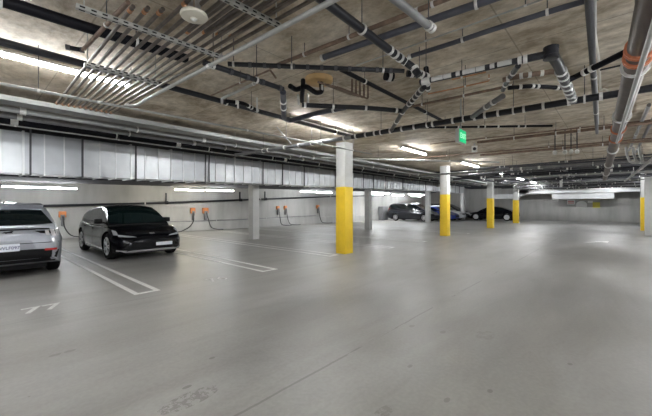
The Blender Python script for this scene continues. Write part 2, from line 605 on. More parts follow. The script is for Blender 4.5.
# worn direction arrow
pa = at_z(595, 242, 0)
bm = bmesh.new()
hd = [(-0.55, -0.10), (0.25, -0.10), (0.25, -0.32), (0.85, 0.0), (0.25, 0.32), (0.25, 0.10), (-0.55, 0.10)]
lo_ = [bm.verts.new((y, -x, 0.0)) for x, y in [(a, b) for a, b in hd]]
hi_ = [bm.verts.new((v.co.x, v.co.y, 0.003)) for v in lo_]
bm.faces.new(lo_); bm.faces.new(hi_)
for k in range(len(lo_)):
    bm.faces.new((lo_[k], lo_[(k + 1) % len(lo_)], hi_[(k + 1) % len(lo_)], hi_[k]))
o = link_mesh('floor_arrow', bm, M['line'], smooth=0, loc=pa)
o.rotation_euler = (0, 0, math.radians(60))
tag(o, 'white direction arrow painted on the aisle floor near the far wall', 'floor marking', kind='thing')


# ------------------------------------------------------------------ lights
def batten(c, length, axis, label, tube='tube', group=None, drop=None, z=3.40):
    """A fluorescent batten: white channel, bare tube under it, two stems to the slab."""
    r = empty('tube_light', (c[0], c[1], z), label, 'ceiling light', group, 0 if axis == 'x' else PI / 2)
    h = length / 2
    bm = bmesh.new()
    add_box(bm, (-h, -0.055, 0.012), (h, 0.055, 0.055), 0, 0.008)
    link_mesh('channel', bm, M['white'], r)
    for s in (-1, 1):
        link_mesh('end_cap', box_bm((s * h - 0.02, -0.05, -0.03), (s * h + 0.02, 0.05, 0.055), 0.006), M['white'], r)
    link_mesh('tube', tube_bm([(-h + 0.02, 0, -0.012), (h - 0.02, 0, -0.012)], 0.024, 10), M[tube], r)
    for s in (-0.7, 0.7):
        link_mesh('stem', tube_bm([(s * h, 0, 0.05), (s * h, 0, CEIL - z)], 0.008, 6), M['strut'], r)
    return r


LR = [at_z(75, 72.5, 3.39), at_z(325, 129.5, 3.39), at_z(414, 151.5, 3.39)]
row_y = 5.1
batten((0.45, LR[0].y), 2.6, 'x', 'long fluorescent tube light above the rack of pipes at upper left', 'tube_dim', z=3.40)
batten((LR[1].x, LR[1].y), 2.3, 'x', 'fluorescent tube light in front of the nearest yellow column', z=3.40)
batten((LR[2].x, LR[2].y), 1.8, 'x', 'fluorescent tube light between the first and second yellow columns', z=3.40)
batten((15.6, LR[2].y - .2), 2.3, 'x', 'fluorescent tube light at the second yellow column, below the exit sign', z=3.40)
for x in (20.8, 26.0, 30.85):
    batten((x, LR[2].y - .2), 2.3, 'x', 'small distant tube light among the pipes at the far end', group='distant tube lights over the aisle', z=3.40)
# unseen row behind and right of the lens, added to brighten floor and ceiling
for x in (-6.0, -1.0, 1.8, 4.6, 9.5, 15.5, 20.5, 26.0, 31.15):
    batten((x, -1.9), 2.3, 'x', 'added unseen tube light in the row along the right side of the aisle', 'tube_dim' if x < 6 else 'tube', group='added tube lights right of the aisle', z=2.85 if x < 24 else 3.40)
for x, y in ((-5.5, 5.0), (-2.0, 2.6), (-2.0, 0.4), (-4.5, 10.0), (-2.2, 7.4)):  # unseen battens added behind the lens to lift the foreground
    batten((x, y), 2.3, 'x', 'added unseen tube light over the near end of the aisle', 'tube_dim', group='added tube lights at the near end', z=2.85)
for y in (0.5, 5.65):  # battens added to brighten the far ducts and wall
    batten((34.6, y), 1.9, 'y', 'added fill tube light across the end of the aisle, facing the far wall ducts', 'tube_fill', group='added tube lights before the far wall', z=3.36)
# the row over the inner stalls, hung low behind the duct
ZL = 2.42
bk = ((0, 78, 186.0), (174, 204, 189.2), (205, 234, 189.8), (300, 332, 191.2), (370, 389, 192.3), (408, 424, 194.0))
for k, (xa, xb, yy) in enumerate(bk):
    p, q = at_Y(xa, yy, 16.3), at_Y(xb, yy, 16.3)
    lab = ('long low tube light on the left above the silver car', 'warm low tube light behind the duct, right of the black hatchback',
           'cool low tube light behind the duct, left of the white column', 'low tube light just left of the nearest yellow column',
           'low tube light just right of the nearest yellow column', 'low tube light above the dark minivan')[k]
    batten(((p.x + q.x) / 2, 16.3), max(1.2, q.x - p.x - 0.06), 'x', lab, 'tube_warm' if k == 1 else 'tube_cool', z=p.z)
for x in (25.5, 29.5, 33.5):
    batten((x, 16.6), 2.3, 'x', 'low tube light over the far parked cars', 'tube_cool', group='low tube lights over the far cars', z=2.6)


# ------------------------------------------------------------------ pipes
def at_frac(pts, f):
    L = [(pts[i + 1] - pts[i]).length for i in range(len(pts) - 1)]
    t = f * sum(L)
    for i, l in enumerate(L):
        if t <= l or i == len(L) - 1:
            d = (pts[i + 1] - pts[i]).normalized()
            return pts[i] + d * t, d
        t -= l


def coupling(root, org, pts, f, r, material=None, ln=0.05, grow=1.22, name='coupling'):
    p, d = at_frac(pts, f)
    p = p - org
    bm = bmesh.new()
    h = ln / 2
    add_tube(bm, [p - d * h, p - d * h * .95, p - d * h * .5, p - d * h * .45, p + d * h * .45, p + d * h * .5, p + d * h * .95, p + d * h],
             [r * 1.02, r * grow, r * grow, r * (grow - .06), r * (grow - .06), r * grow, r * grow, r * 1.02], 14)
    return link_mesh(name, bm, material or M['band'], root)


PIPE_SEGS = []                     # every pipe laid so far, so that no hanger rod is run through a pipe above it
HANGERS = []


def rod_clear(p, root):
    for (a, b, rr, ro) in PIPE_SEGS:
        ab = V((b.x - a.x, b.y - a.y))
        if ab.length < 1e-4:
            if (V((p.x, p.y)) - V((a.x, a.y))).length < rr + 0.03 and max(a.z, b.z) > p.z and ro is not root:
                return False
            continue
        t = max(0.0, min(1.0, (V((p.x, p.y)) - V((a.x, a.y))).dot(ab) / ab.length_squared))
        c = a.lerp(b, t)
        if (V((p.x, p.y)) - V((c.x, c.y))).length < rr * 1.3 + 0.02 and c.z + rr > p.z + 0.02 and ro is not root:
            return False
    return True


def build_hangers():
    for (root, org, pts, f, r) in HANGERS:
        for df in (0, 0.02, -0.02, 0.04, -0.04, 0.07, -0.07):
            g = f + df
            if 0.0 <= g <= 1.0 and rod_clear(at_frac(pts, g)[0], root):
                hanger(root, org, pts, g, r)
                break


def hanger(root, org, pts, f, r, material=None):
    p, d = at_frac(pts, f)
    bm = bmesh.new()
    q = p - org
    add_tube(bm, [q - d * 0.012, q + d * 0.012], r * 1.28, 14)
    if p.z + r < CEIL - 0.03:
        add_tube(bm, [q + V((0, 0, r * 1.2)), V((q.x, q.y, CEIL - org.z))], 0.005, 6, mi=1)
    return link_mesh('hanger', bm, [material or M['band'], M['dark_grey']], root)


def ext(p0, p1, a=0.0, b=0.0):
    d = (p1 - p0).normalized()
    return [p0 - d * a, p1 + d * b]


def pipe(name, label, cat, segs, group=None):
    """segs: list of dicts(pts, r, m, c=[coupling fractions], h=[hanger fractions], bend, part, cm)."""
    org = V(segs[0]['pts'][0])
    root = empty(name, org, label, cat, group)
    for s in segs:
        pts = [V(p) for p in s['pts']]
        r = s['r']
        bm = tube_bm([p - org for p in pts], r, s.get('seg', 14), s.get('bend', r * 2.4))
        link_mesh(s.get('part', 'pipe_run'), bm, M[s['m']], root)
        for f in s.get('c', ()):
            coupling(root, org, pts, f, r, s.get('cm') and M[s['cm']], max(0.035, r * s.get('cl', 1.5)))
        for i in range(len(pts) - 1):
            PIPE_SEGS.append((pts[i], pts[i + 1], r, root))
        for f in s.get('h', ()):
            HANGERS.append((root, org, pts, f, r))
    return root


def seg2(a, b, z, r, m, ea=0.0, eb=0.0, z2=None, **kw):
    p0, p1 = at_z(a[0], a[1], z), at_z(b[0], b[1], z if z2 is None else z2)
    d = dict(pts=ext(p0, p1, ea, eb), r=r, m=m)
    d.update(kw)
    return d


# --- along the aisle, upper left
pipe('black_pipe', 'thick black pipe crossing the upper left corner behind the conduit rack', 'pipe',
     [seg2((3, 1), (187, 59), 3.33, 0.055, 'black', 1.2, 0.0, h=[0.15, 0.42, 0.8])])
pipe('black_pipe', 'black ribbed pipe running away from the end of the conduit rack', 'pipe',
     [seg2((214, 66), (283, 89), 3.06, 0.032, 'iron', 0.12, 0.0, c=[0.3, 0.5, 0.7, 0.95], cl=0.8, cm='dark_grey', h=[0.08, 0.62])])
pipe('black_pipe', 'long dark pipe in the ceiling, passing behind the conduit rack toward the column', 'pipe',
     [seg2((2, 42), (280, 117), 3.36, 0.045, 'iron', 1.0, 2.6, h=[0.1, 0.3, 0.5, 0.7, 0.9])])
# --- diagonal ribbed pipe to the junction
pipe('drain_pipe', 'dark ribbed pipe crossing level from the rack end to the white-ringed junction', 'pipe',
     [seg2((228, 64), (404, 71), 3.14, 0.027, 'iron', c=[.12, .2, .28, .36, .44, .52, .6, .68, .76, .84, .92], cl=0.9, cm='dark_grey', h=[0.03, 0.35, 0.875])])
# --- Q1: black pipe to the junction
q1a, q1b = at_z(331, 6, 3.20), at_z(404, 61, 3.20)
pipe('drain_pipe', 'thick black drain pipe from the top of the photo down to the white-ringed elbow', 'pipe',
     [dict(pts=[ext(q1a, q1b, 1.4)[0], q1b, at_z(414, 68, 3.12), at_z(419, 76, 3.02)], r=0.042, m='iron', bend=0.1,
           c=[0.80, 0.84, 0.88, 0.92, 0.965], cl=0.9, h=[0.3, 0.62])])
# --- Q2
pipe('grey_pipe', 'open-ended grey pipe hanging below the others at the top centre', 'pipe',
     [seg2((396, 0), (432, 28.5), 3.02, 0.032, 'grey_pipe', 1.2, 0.0, h=[0.965], c=[0.995], cl=0.9)])
# --- across the aisle, centre
pipe('blue_grey_pipe', 'blue-grey pipe beside the rusty pipe, upper of the two blue-grey ones', 'pipe',
     [dict(pts=ext(at_z(322, 58, 3.34), at_z(460, 10, 3.34), 0, 1.6), r=0.036, m='blue_grey', c=[0.004], cl=0.8, h=[0.55])])
pipe('rusty_pipe', 'rusty brown pipe with white clamps beside the upper blue-grey pipe', 'pipe',
     [dict(pts=ext(at_z(286, 61.5, 3.36), at_z(440, 1.5, 3.36), 0.3, 1.6), r=0.024, m='brown', h=[0.16, 0.33, 0.57, 0.66], c=[0.53])])
pipe('thin_conduit', 'thin pale conduit running straight between the two blue-grey pipes', 'pipe',
     [dict(pts=ext(at_z(362, 63.5, 3.40), at_z(541, 0, 3.40), 0.1, 1.2), r=0.0085, m='conduit', h=[0.3, 0.6], seg=8)])
pipe('blue_grey_pipe', 'blue-grey kinked pipe above the foil-labelled pipe, lower of the two blue-grey ones', 'pipe',
     [dict(pts=[at_z(408, 57, 3.36), at_z(450, 44, 3.36), at_z(488, 31, 3.36), at_z(551, 11, 3.36), ext(at_z(551, 11, 3.36), at_z(585, 1, 3.36), 0, .9)[1]],
           r=0.027, m='blue_grey', c=[0.01], h=[0.25, 0.55, 0.9], bend=0.15)])
# --- white conduit crossing in front of the rack
c0a, c0b = at_z(330, 2, 2.96), at_z(146, 99.5, 2.96)
pipe('white_conduit', 'white conduit slanting across the conduit rack from the top of the photo', 'conduit',
     [dict(pts=[ext(c0a, c0b, 0.6)[0], c0b, at_z(137, 105.5, 2.975), at_z(125, 105.0, 2.975)], r=0.021, m='conduit', bend=0.08,
           c=[0.50], h=[0.36, 0.62, 0.86], cl=2.2)])
pipe('white_conduit', 'white conduit along the aisle passing below the foot of the conduit rack', 'conduit',
     [dict(pts=ext(at_z(0, 83.5, 2.93), at_z(303, 141, 2.93), 0.6, 2.5), r=0.017, m='conduit', c=[.2, .5, .8], h=[0.12, 0.3, 0.37, 0.55, 0.75, .9])])
# thin rods and stubs near its right end
pipe('pipe_brace', 'short pale brace rod slanting from the white conduit to the long drain pipe', 'brace',
     [dict(pts=[at_z(277, 127, 3.3), at_z(292, 145, 3.02)], r=0.010, m='conduit', seg=8)])

# --- long drain (D4) and its branches
d4 = [at_z(262, 151, 3.02), at_z(317, 142.5, 3.02), at_z(352, 137, 3.02), at_z(422, 126.5, 3.02), at_z(552, 104.5, 3.02), at_z(650, 88.5, 3.02)]
d4l = ext(d4[0], d4[2], 1.2, 0)[0]
d4r = ext(d4[3], d4[5], 0, 1.5)[1]
pipe('drain_fitting', 'black tee fitting with pale rings at the junction left of the foil-labelled pipe', 'pipe fitting', [
    dict(pts=[at_z(407, 73.5, 3.16), at_z(420, 74, 3.16), at_z(427, 77, 3.16)], r=0.040, m='black', c=[0.2, 0.6, 0.9], cl=0.8, bend=0.02, h=[0.5]),
    dict(pts=[at_z(426, 68, 3.3), at_z(427, 77, 3.16), at_z(428, 90, 3.14)], r=0.034, m='black', part='branch_pipe', c=[0.25, 0.6, 0.9], cl=0.8, bend=0),
    dict(pts=[at_z(385, 76, 3.2), at_z(393, 77, 3.2)], r=0.055, m='black', part='clean_out', c=[0.5], cl=0.8)])
j5 = at_z(391, 131, 3.02)
j6 = at_z(403, 111, 3.03)
jt = at_z(424, 87, 3.05)
pipe('drain_pipe', 'long white-ringed drain pipe crossing above the nearest yellow column to the right edge', 'pipe', [
    dict(pts=[d4l, d4[2]], r=0.046, m='grey_pipe', c=[0.35, 0.5, 0.62, 0.8, 0.95], cl=0.9, h=[0.3, 0.72]),  # same pipe, greyer here: the tube's light is put into its colour
    dict(pts=[d4[2], d4[4]], r=0.049, m='iron', c=[0.03, 0.1, 0.16, 0.26, 0.33, 0.4, 0.50, 0.60, 0.70, 0.745, 0.8, 0.9, 0.97], cl=0.7, h=[0.2, 0.45, 0.65, 0.86]),
    dict(pts=[d4[4], d4r], r=0.049, m='iron', c=[0.08, 0.22, 0.5], cl=0.8, h=[0.15, 0.6]),
    dict(pts=[j5, j6, jt], r=0.036, m='iron', part='branch_pipe', c=[0.3, 0.55, 0.72, 0.78, 0.84, 0.9, 0.96], cl=0.8, bend=0),
    dict(pts=[at_z(302, 105, 3.06), at_z(372, 108.3, 3.05), j6], r=0.036, m='iron', part='branch_pipe', c=[0.03, 0.30, 0.62, 0.93], cl=0.8, h=[0.3]),
    dict(pts=[at_z(345, 107.5, 3.05), at_z(318, 113, 3.05), at_z(289, 121, 3.04), at_z(284, 118, 3.04), at_z(283, 92, 3.08)], r=0.042, m='blue_grey', part='branch_pipe',
         c=[0.08, 0.75, 0.86], cl=0.9, bend=0.08),
    dict(pts=[at_z(470, 118.5, 3.02), at_z(492, 103, 3.05), at_z(503, 96, 3.07)], r=0.040, m='grey_pipe', part='branch_pipe', c=[0.05, 0.58, 0.78], cl=0.9, bend=0),
])
# --- B: foil-labelled pipe, elbow stack and black branch to the right
b0 = at_z(420, 82.5, 2.98)
b1 = at_z(521, 60, 2.98)
b2 = at_z(551, 53.5, 2.98)
b3 = at_z(558, 64, 2.98)
b4 = at_z(573, 101, 2.98)
rB = pipe('drain_pipe', 'drain pipe wrapped in pale foil labels, ending in the ringed elbow right of centre', 'pipe', [
    dict(pts=[b0, b1], r=0.033, m='iron', c=[0.04, 0.1, 0.99], cl=1.1, h=[0.07, 0.97]),
    dict(pts=[b1, b2], r=0.037, m='iron', c=[0.15], cl=1.0, bend=0.06),
    dict(pts=[b2, b3, b4], r=0.050, m='iron', part='elbow_stack', c=[0.3, 0.4, 0.52, 0.62, 0.72, 0.82, 0.92], cl=0.6, bend=0.06),
    dict(pts=[at_z(566, 81, 2.98), at_z(576, 76.5, 3.02), at_z(629, 50.5, 3.04), ext(at_z(576, 76.5, 3.02), at_z(629, 50.5, 3.04), 0, 1.5)[1]], r=0.033, m='black', part='branch_pipe',
         c=[0.1, 0.14], cl=0.9, h=[0.48], bend=0),
])
# elbow cap and the foil labels
coupling(rB, V(rB.location), [b2 - V((0, 0, 0.05)), b2 + V((0, 0, 0.06))], 0.5, 0.055, M['iron'], 0.12, name='elbow_hub')
for f in (0.2, 0.31, 0.42, 0.53, 0.64, 0.75, 0.86):
    q_, d_ = at_frac([b0, b1], f)
    q_ = q_ - V(rB.location)
    sd = V((d_.y, -d_.x, 0)).normalized()
    if sd.x > 0:
        sd = -sd
    hl = 0.022 + 0.022 * ((f * 100) % 3)
    bm = bmesh.new()
    rr_ = []
    for j_ in range(7):
        a_ = math.radians(-55 + 100 * j_ / 6)
        n_ = sd * math.cos(a_) + V((0, 0, 1)) * math.sin(a_)
        rr_.append([bm.verts.new(q_ + n_ * ra_ + d_ * h_) for ra_, h_ in ((0.0322, -hl), (0.0345, -hl), (0.0345, hl), (0.0322, hl))])
    for j_ in range(6):
        for c_ in range(4):
            bm.faces.new((rr_[j_][c_], rr_[j_][(c_ + 1) % 4], rr_[j_ + 1][(c_ + 1) % 4], rr_[j_ + 1][c_]))
    bm.faces.new(rr_[0]); bm.faces.new(rr_[-1][::-1])
    link_mesh('foil_label', bm, M['foil'], rB)
# secondary pipes between B and D4
pipe('drain_pipe', 'short dark drain with pale fittings under the foil-labelled pipe, joining the elbow stack', 'pipe', [
    dict(pts=[at_z(503, 80, 3.08), at_z(523, 75.5, 3.08), at_z(558, 71, 3.08)], r=0.030, m='brown', c=[0.1, 0.35, 0.5, 0.72], cl=1.2),
    dict(pts=[at_z(508, 88, 3.1), at_z(530, 86, 3.1), at_z(562, 88, 3.1)], r=0.028, m='black', part='branch_pipe', c=[0.2, 0.4, 0.5, 0.9], cl=1.2),
    dict(pts=[at_z(503, 90, 3.12), at_z(508, 80, 3.1), at_z(518, 66, 3.06)], r=0.030, m='iron', part='branch_pipe', c=[0.25, 0.5, 0.75], cl=1.0, bend=0),
])
pipe('copper_pipe', 'thin bright copper pipe under the foil-labelled drain pipe', 'pipe',
     [dict(pts=[at_z(428, 94, 3.2), at_z(462, 87, 3.2), at_z(489, 81, 3.2), at_z(489, 75, 3.2)], r=0.010, m='copper', seg=8, h=[0.5], c=[0.9], bend=0.03)])
pipe('copper_pipe', 'second thin copper pipe, just above the brighter one under the foil labels', 'pipe',
     [dict(pts=[at_z(452, 79.5, 3.26), at_z(486, 72, 3.26)], r=0.010, m='copper', seg=8, h=[0.3])])
pipe('brown_pipe', 'dark brown pipe running below the copper pipes to the centre', 'pipe',
     [dict(pts=ext(at_z(431, 102.5, 3.24), at_z(498, 88.5, 3.24), 0.5, 0.2), r=0.020, m='brown', h=[0.2, 0.6], c=[0.98])])
pipe('black_pipe', 'black pipe along the aisle, ending at the white-ringed branch left of centre', 'pipe',
     [dict(pts=ext(at_z(352, 75, 3.30), at_z(440, 119.5, 3.30), 0.25, 0.4), r=0.030, m='black', c=[0.5], cm='orange', h=[0.15, 0.7])])
pipe('cable_tray', 'narrow black cable tray crossing behind the exit sign', 'cable tray',
     [dict(pts=ext(at_z(428, 127.5, 3.26), at_z(538, 126, 3.26), 0.2, 0.3), r=0.024, m='black', h=[0.2, 0.5, 0.8], c=[.3, .45, .6, .75])])
# --- pipes across, upper left middle
pipe('grey_pipe', 'short pale grey pipe between the two dark pipes left of centre', 'pipe',
     [dict(pts=[at_z(222, 103, 3.2), at_z(222, 98.5, 3.2), at_z(262, 80, 3.2)], r=0.020, m='conduit', h=[0.85], bend=0.03)])
pipe('brown_pipe', 'short thin tan pipe beside the pale grey one left of centre', 'pipe',
     [dict(pts=[at_z(211, 95.5, 3.32), at_z(270, 70, 3.32), at_z(276, 78, 3.2)], r=0.013, m='brown', h=[0.5], bend=0.03)])
pipe('valve_pipe', 'black valve assembly with white fittings hanging on the dark pipe left of centre', 'valve', [
    dict(pts=[at_z(225, 101, 3.22), at_z(243, 103, 3.22), at_z(262, 113, 3.22)], r=0.030, m='black', c=[0.2, 0.5, 0.8], cl=0.9, h=[0.6]),
    dict(pts=[at_z(257, 112, 3.2), at_z(257, 98, 3.2)], r=0.014, m='band', part='valve_stem', c=[0.8], cl=2),
    dict(pts=[at_z(238, 108, 3.2), at_z(238, 101, 3.2)], r=0.014, m='band', part='valve_stem', c=[0.2], cl=2),
])
# black traps under the tan floor drain
fd = at_z(319, 81, CEIL - 0.04)
r = empty('floor_drain', (fd.x, fd.y, fd.z), 'round tan drain bowl in the ceiling with black trap pipes under it', 'drain')
link_mesh('bowl', lathe_bm([(0.13, -0.05), (0.20, -0.03), (0.22, 0.0), (0.22, 0.04)], (0, 0, 0), 'z', 24), M['tan'], r)
def rel(o, *ps): return [p - V(o.location) for p in ps]
link_mesh('trap_pipe', tube_bm(rel(r, at_z(321, 82, 3.42), at_z(322, 92, 3.22), at_z(316, 93, 3.16), at_z(306, 86, 3.2), at_z(296, 90, 3.2), at_z(290, 86, 3.2)), 0.036, 12, 0.06), M['black'], r)
link_mesh('trap_pipe', tube_bm(rel(r, at_z(303, 80, 3.3), at_z(303, 86, 3.2), at_z(302, 96, 3.14), at_z(302, 101, 3.13)), 0.034, 12, 0.05), M['black'], r)
for a_, b_ in (((322, 85, 3.30), (322, 91, 3.23)), ((298, 95, 3.2), (299, 104, 3.15)), ((308, 94, 3.2), (308, 103, 3.12))):
    link_mesh('white_fitting', tube_bm(rel(r, at_z(*a_), at_z(*b_)), 0.018, 10), M['band'], r)
# small rack of copper risers behind the junction
r = empty('copper_riser', at_z(360, 92, 3.3), 'bank of short copper pipes turning up into the slab left of the junction', 'pipe bank')
for k in range(5):
    p = at_z(352 + 4 * k, 95 + 1.0 * k, 3.25)
    q = at_z(352 + 4 * k - 17, 95 + 1.0 * k - 1 - 2.5 + 1.2 * k, 3.25)
    q = V((p.x - 0.75, p.y + 0.03, 3.25))
    link_mesh('riser', tube_bm(rel(r, q, p, V((p.x, p.y, CEIL))), 0.014, 8, 0.04), M['brown'], r)

# --- right side
pipe('big_pipe', 'big brown pipe with orange couplings running down the right side of the aisle', 'pipe',
     [dict(pts=ext(at_z(637, 60, 2.80), at_z(605, 178, 2.80), 1.3, 1.0), r=0.086, m='big_brown', c=[0.055, 0.066, 0.255, 0.31], cm='orange', cl=0.75, h=[0.08, 0.2, 0.4, 0.6, 0.8])])
pipe('white_conduit', 'thin white conduit running beside the big brown pipe at the right', 'conduit',
     [dict(pts=ext(at_z(646, 50, 2.66), at_z(622, 126, 2.66), 0.8, 1.6), r=0.020, m='conduit', h=[0.5, 0.8])])
pipe('dark_pipe', 'dark pipe running away along the aisle left of the big brown pipe', 'pipe',
     [dict(pts=ext(at_z(589, 2, 3.15), at_z(595, 100, 3.15), 0.8, 3.0), r=0.030, m='dark_grey', h=[0.1, 0.3, 0.5], c=[0.4, 0.7])])
pipe('white_conduit', 'pale wavy conduit fixed beside the dark pipe at upper right', 'conduit',
     [dict(pts=[ext(at_z(594.5, 0, 3.32), at_z(595, 30, 3.285), .5)[0], at_z(594.5, 30, 3.285), at_z(594, 60, 3.285), at_z(597, 98, 3.285), at_z(598, 124, 3.285)], r=0.018, m='conduit', bend=0.1, h=[0.6])])
pipe('white_conduit', 'short pale conduit branch with a hooked end at upper right', 'conduit',
     [dict(pts=[at_z(594.5, 30, 3.40), at_z(599, 62, 3.40), at_z(600.5, 91, 3.40), at_z(604, 88.5, 3.38), at_z(609, 91, 3.3)], r=0.014, m='ivory', bend=0.08, seg=8)])
pipe('thin_pipe', 'thin dark pipe crossing just under the black branch at the right', 'pipe',
     [dict(pts=ext(at_z(600, 70, 3.2), at_z(627, 64, 3.2), 0, 1.2), r=0.011, m='iron', seg=8, h=[0.4])])
pipe('tan_pipe', 'long tan pipe crossing the aisle in front of the big pipe couplings', 'pipe',
     [dict(pts=ext(at_z(520, 137.5, 3.225), at_z(651, 122.5, 3.225), 1.0, 1.0), r=0.036, m='brown', h=[0.2, 0.4, 0.6, 0.8], c=[0.5])])
pipe('tan_pipe', 'long tan pipe crossing the aisle behind the couplings of the big brown pipe', 'pipe',
     [dict(pts=ext(at_z(500, 153.5, 3.24), at_z(640, 141.5, 3.24), 0.6, 0.6), r=0.036, m='brown', h=[0.3, 0.5, 0.7])])
for k, (xa, ya, xb, yb, lab) in enumerate(((646, 112, 630, 148, 'pale conduit at the right edge, right of the big brown pipe'), (652, 121, 637, 150, 'grey conduit at the right edge, outer of the two there'))):
    pipe('grey_conduit', lab, 'conduit', [dict(pts=ext(at_z(xa, ya, 3.40), at_z(xb, yb, 3.40), 0.6, 0.6), r=0.034, m='grey_pipe', h=[0.5], c=[0.85])])
for k, px in enumerate((626, 633, 639)):
    lab = ('white drooping hose loop nearest the big brown pipe', 'white drooping hose loop, middle of the three at right', 'white drooping hose loop, rightmost of the three at right')[k]
    a = at_z(px, 149, 3.3)
    pipe('hose_loop', lab, 'hose', [dict(pts=[V((a.x, a.y, 3.36)), V((a.x, a.y - .02, 3.1)), V((a.x - .05, a.y - 0.1, 2.84)), V((a.x - .1, a.y - 0.32, 2.83))], r=0.035, m='conduit', bend=0.2)])
pipe('white_conduit', 'white conduit slanting down from the right edge toward the far wall', 'conduit',
     [dict(pts=ext(at_z(650, 161, 2.74), at_z(625, 181, 2.74), 1.0, 0.0), r=0.04, m='conduit', h=[0.3, 0.6, .9])])

# --- thin cross pipes over the aisle (all the way down)
cross = ((440, 143, 560, 130, 3.45, 0.016, 'brown', 'thin brown pipe crossing above the white box on a stem'),
         (395, 160, 560, 146, 3.32, 0.020, 'brown', 'brown pipe crossing low over the lights beyond the nearest column'),
         (330, 158, 448, 161, 3.08, 0.032, 'conduit', 'pale pipe crossing from the long duct to the second yellow column'))
for (xa, ya, xb, yb, z, rr, mm, lab) in cross:
    pipe('cross_pipe', lab, 'pipe', [dict(pts=ext(at_z(xa, ya, z), at_z(xb, yb, z), 0.3, 2.0), r=rr, m=mm, h=[0.3, 0.7], seg=8)])

# ------------------------------------------------------------------ conduit rack on slotted channels
RZ = 3.12
NR = 11
ordn = ['leftmost', 'second from the left', 'third from the left', 'fourth from the left', 'fifth from the left', 'middle',
        'fifth from the right', 'fourth from the right', 'third from the right', 'second from the right', 'rightmost']
lo_l, lo_r = at_z(62, 97, RZ), at_z(134, 100, RZ)
hi_l, hi_r = at_z(121, 22, RZ), at_z(214, 55, RZ)
for k in range(NR):
    t = k / (NR - 1)
    p, q = lo_l.lerp(lo_r, t), hi_l.lerp(hi_r, t)
    d = (p - q).normalized()
    foot = q + d * ((6.62 - q.y) / d.y)
    if k < 3:
        head = at_z((131, 143, 155)[k], 5.5, RZ)
        head = q - d * ((q - head).length)
    elif k == 3:
        head = q - d * 0.75
    elif k < 9:
        head = q - d * 3.6
    else:
        head = q - d * 3.2
    segs = [dict(pts=[head, foot], r=0.0165, m='rack_pipe', seg=10, bend=0.0,
                 c=[0.02, 0.985] if k < 4 else [0.12, 0.985], cm='copper', cl=3.2)]
    pipe('rack_conduit', 'grey conduit on the slotted channels at upper left, %s in the rack' % ordn[k], 'conduit', segs, 'conduits of the hanging rack')
# four copper stubs between the conduits, and the wide tan pipe at the left of the rack
for k, (px, py) in enumerate(((187, 32), (204, 33), (217.5, 35), (230.5, 37))):
    p = at_z(px, py, 3.30)
    pipe('copper_stub', 'short capped conduit with a copper end beyond the rack, %s of four' % ('leftmost', 'second from left', 'third from left', 'rightmost')[k], 'conduit',
         [dict(pts=[p, p + V((0.0, -2.6, 0))], r=0.020, m='rack_pipe', c=[0.006], cm='copper', cl=2.0, h=[0.6], seg=10)], 'copper ended conduits by the rack')
pipe('tan_pipe', 'tan pipe left of the conduit rack, ending in a black tee', 'pipe', [
    dict(pts=[at_z(128, 2, 3.22), at_z(82, 51, 3.22)], r=0.020, m='brown', h=[0.4]),
    dict(pts=[at_z(66, 47, 3.22), at_z(84, 50.5, 3.22)], r=0.024, m='black', part='tee_fitting', c=[0.1, 0.9], cm='dark_grey', cl=1.6)])


def channel(p0, p1, label):
    """A slotted zinc channel with its hanging rods."""
    r = empty('slotted_channel', p0, label, 'support channel', 'slotted channels of the conduit rack')
    q = p1 - p0
    L = q.length
    d = q.normalized()
    a, b = frame_of(d)
    bm = bmesh.new()
    add_obox(bm, V((0, 0, 0)), q, 0.042, 0.036)
    n = int(L / 0.075)
    for k in range(n):
        c = d * (L * (k + 0.5) / n)
        add_obox(bm, c - d * 0.020 - b * 0.0185, c + d * 0.020 - b * 0.0185, 0.015, 0.003, 1)
        for s in (-1, 1):
            add_obox(bm, c - d * 0.018 + a * 0.0215 * s, c + d * 0.018 + a * 0.0215 * s, 0.003, 0.013, 1)
    link_mesh('channel_bar', bm, [M['strut'], M['slot']], r, smooth=0)
    for t in (0.04, 0.96):
        link_mesh('hanger_rod', tube_bm([q * t, q * t + V((0, 0, CEIL - p0.z))], 0.006, 6), M['strut'], r)
    return r


cz = RZ - 0.0385
channel(at_z(76, 6, cz - .002), at_z(226, 59, cz - .002), 'slotted steel channel under the conduits, middle of the three at upper left')
channel(ext(at_z(226, -1, cz), at_z(280, 26, cz), 0.5)[0], at_z(280, 26, cz), 'slotted steel channel nearest the top edge, ending at the white conduit')
channel(at_z(84, 64.5, cz), at_z(158, 84, cz), 'slotted steel channel under the conduits below the bright tube light')

# ------------------------------------------------------------------ tray and pipes between the rack and the duct
def run_x(name, label, cat, px, py, z, r, m, xa=-2.5, xb=30.0, **kw):
    p = at_z(px, py, z)
    return pipe(name, label, cat, [dict(pts=[V((xa, p.y, z)), V((xb, p.y, z))], r=r, m=m, h=[0.08, 0.16, 0.24, 0.32, 0.4, 0.5, 0.6, 0.7, 0.8, 0.9], c=[0.1, 0.21, 0.34, 0.46, 0.6, 0.75], **kw)])


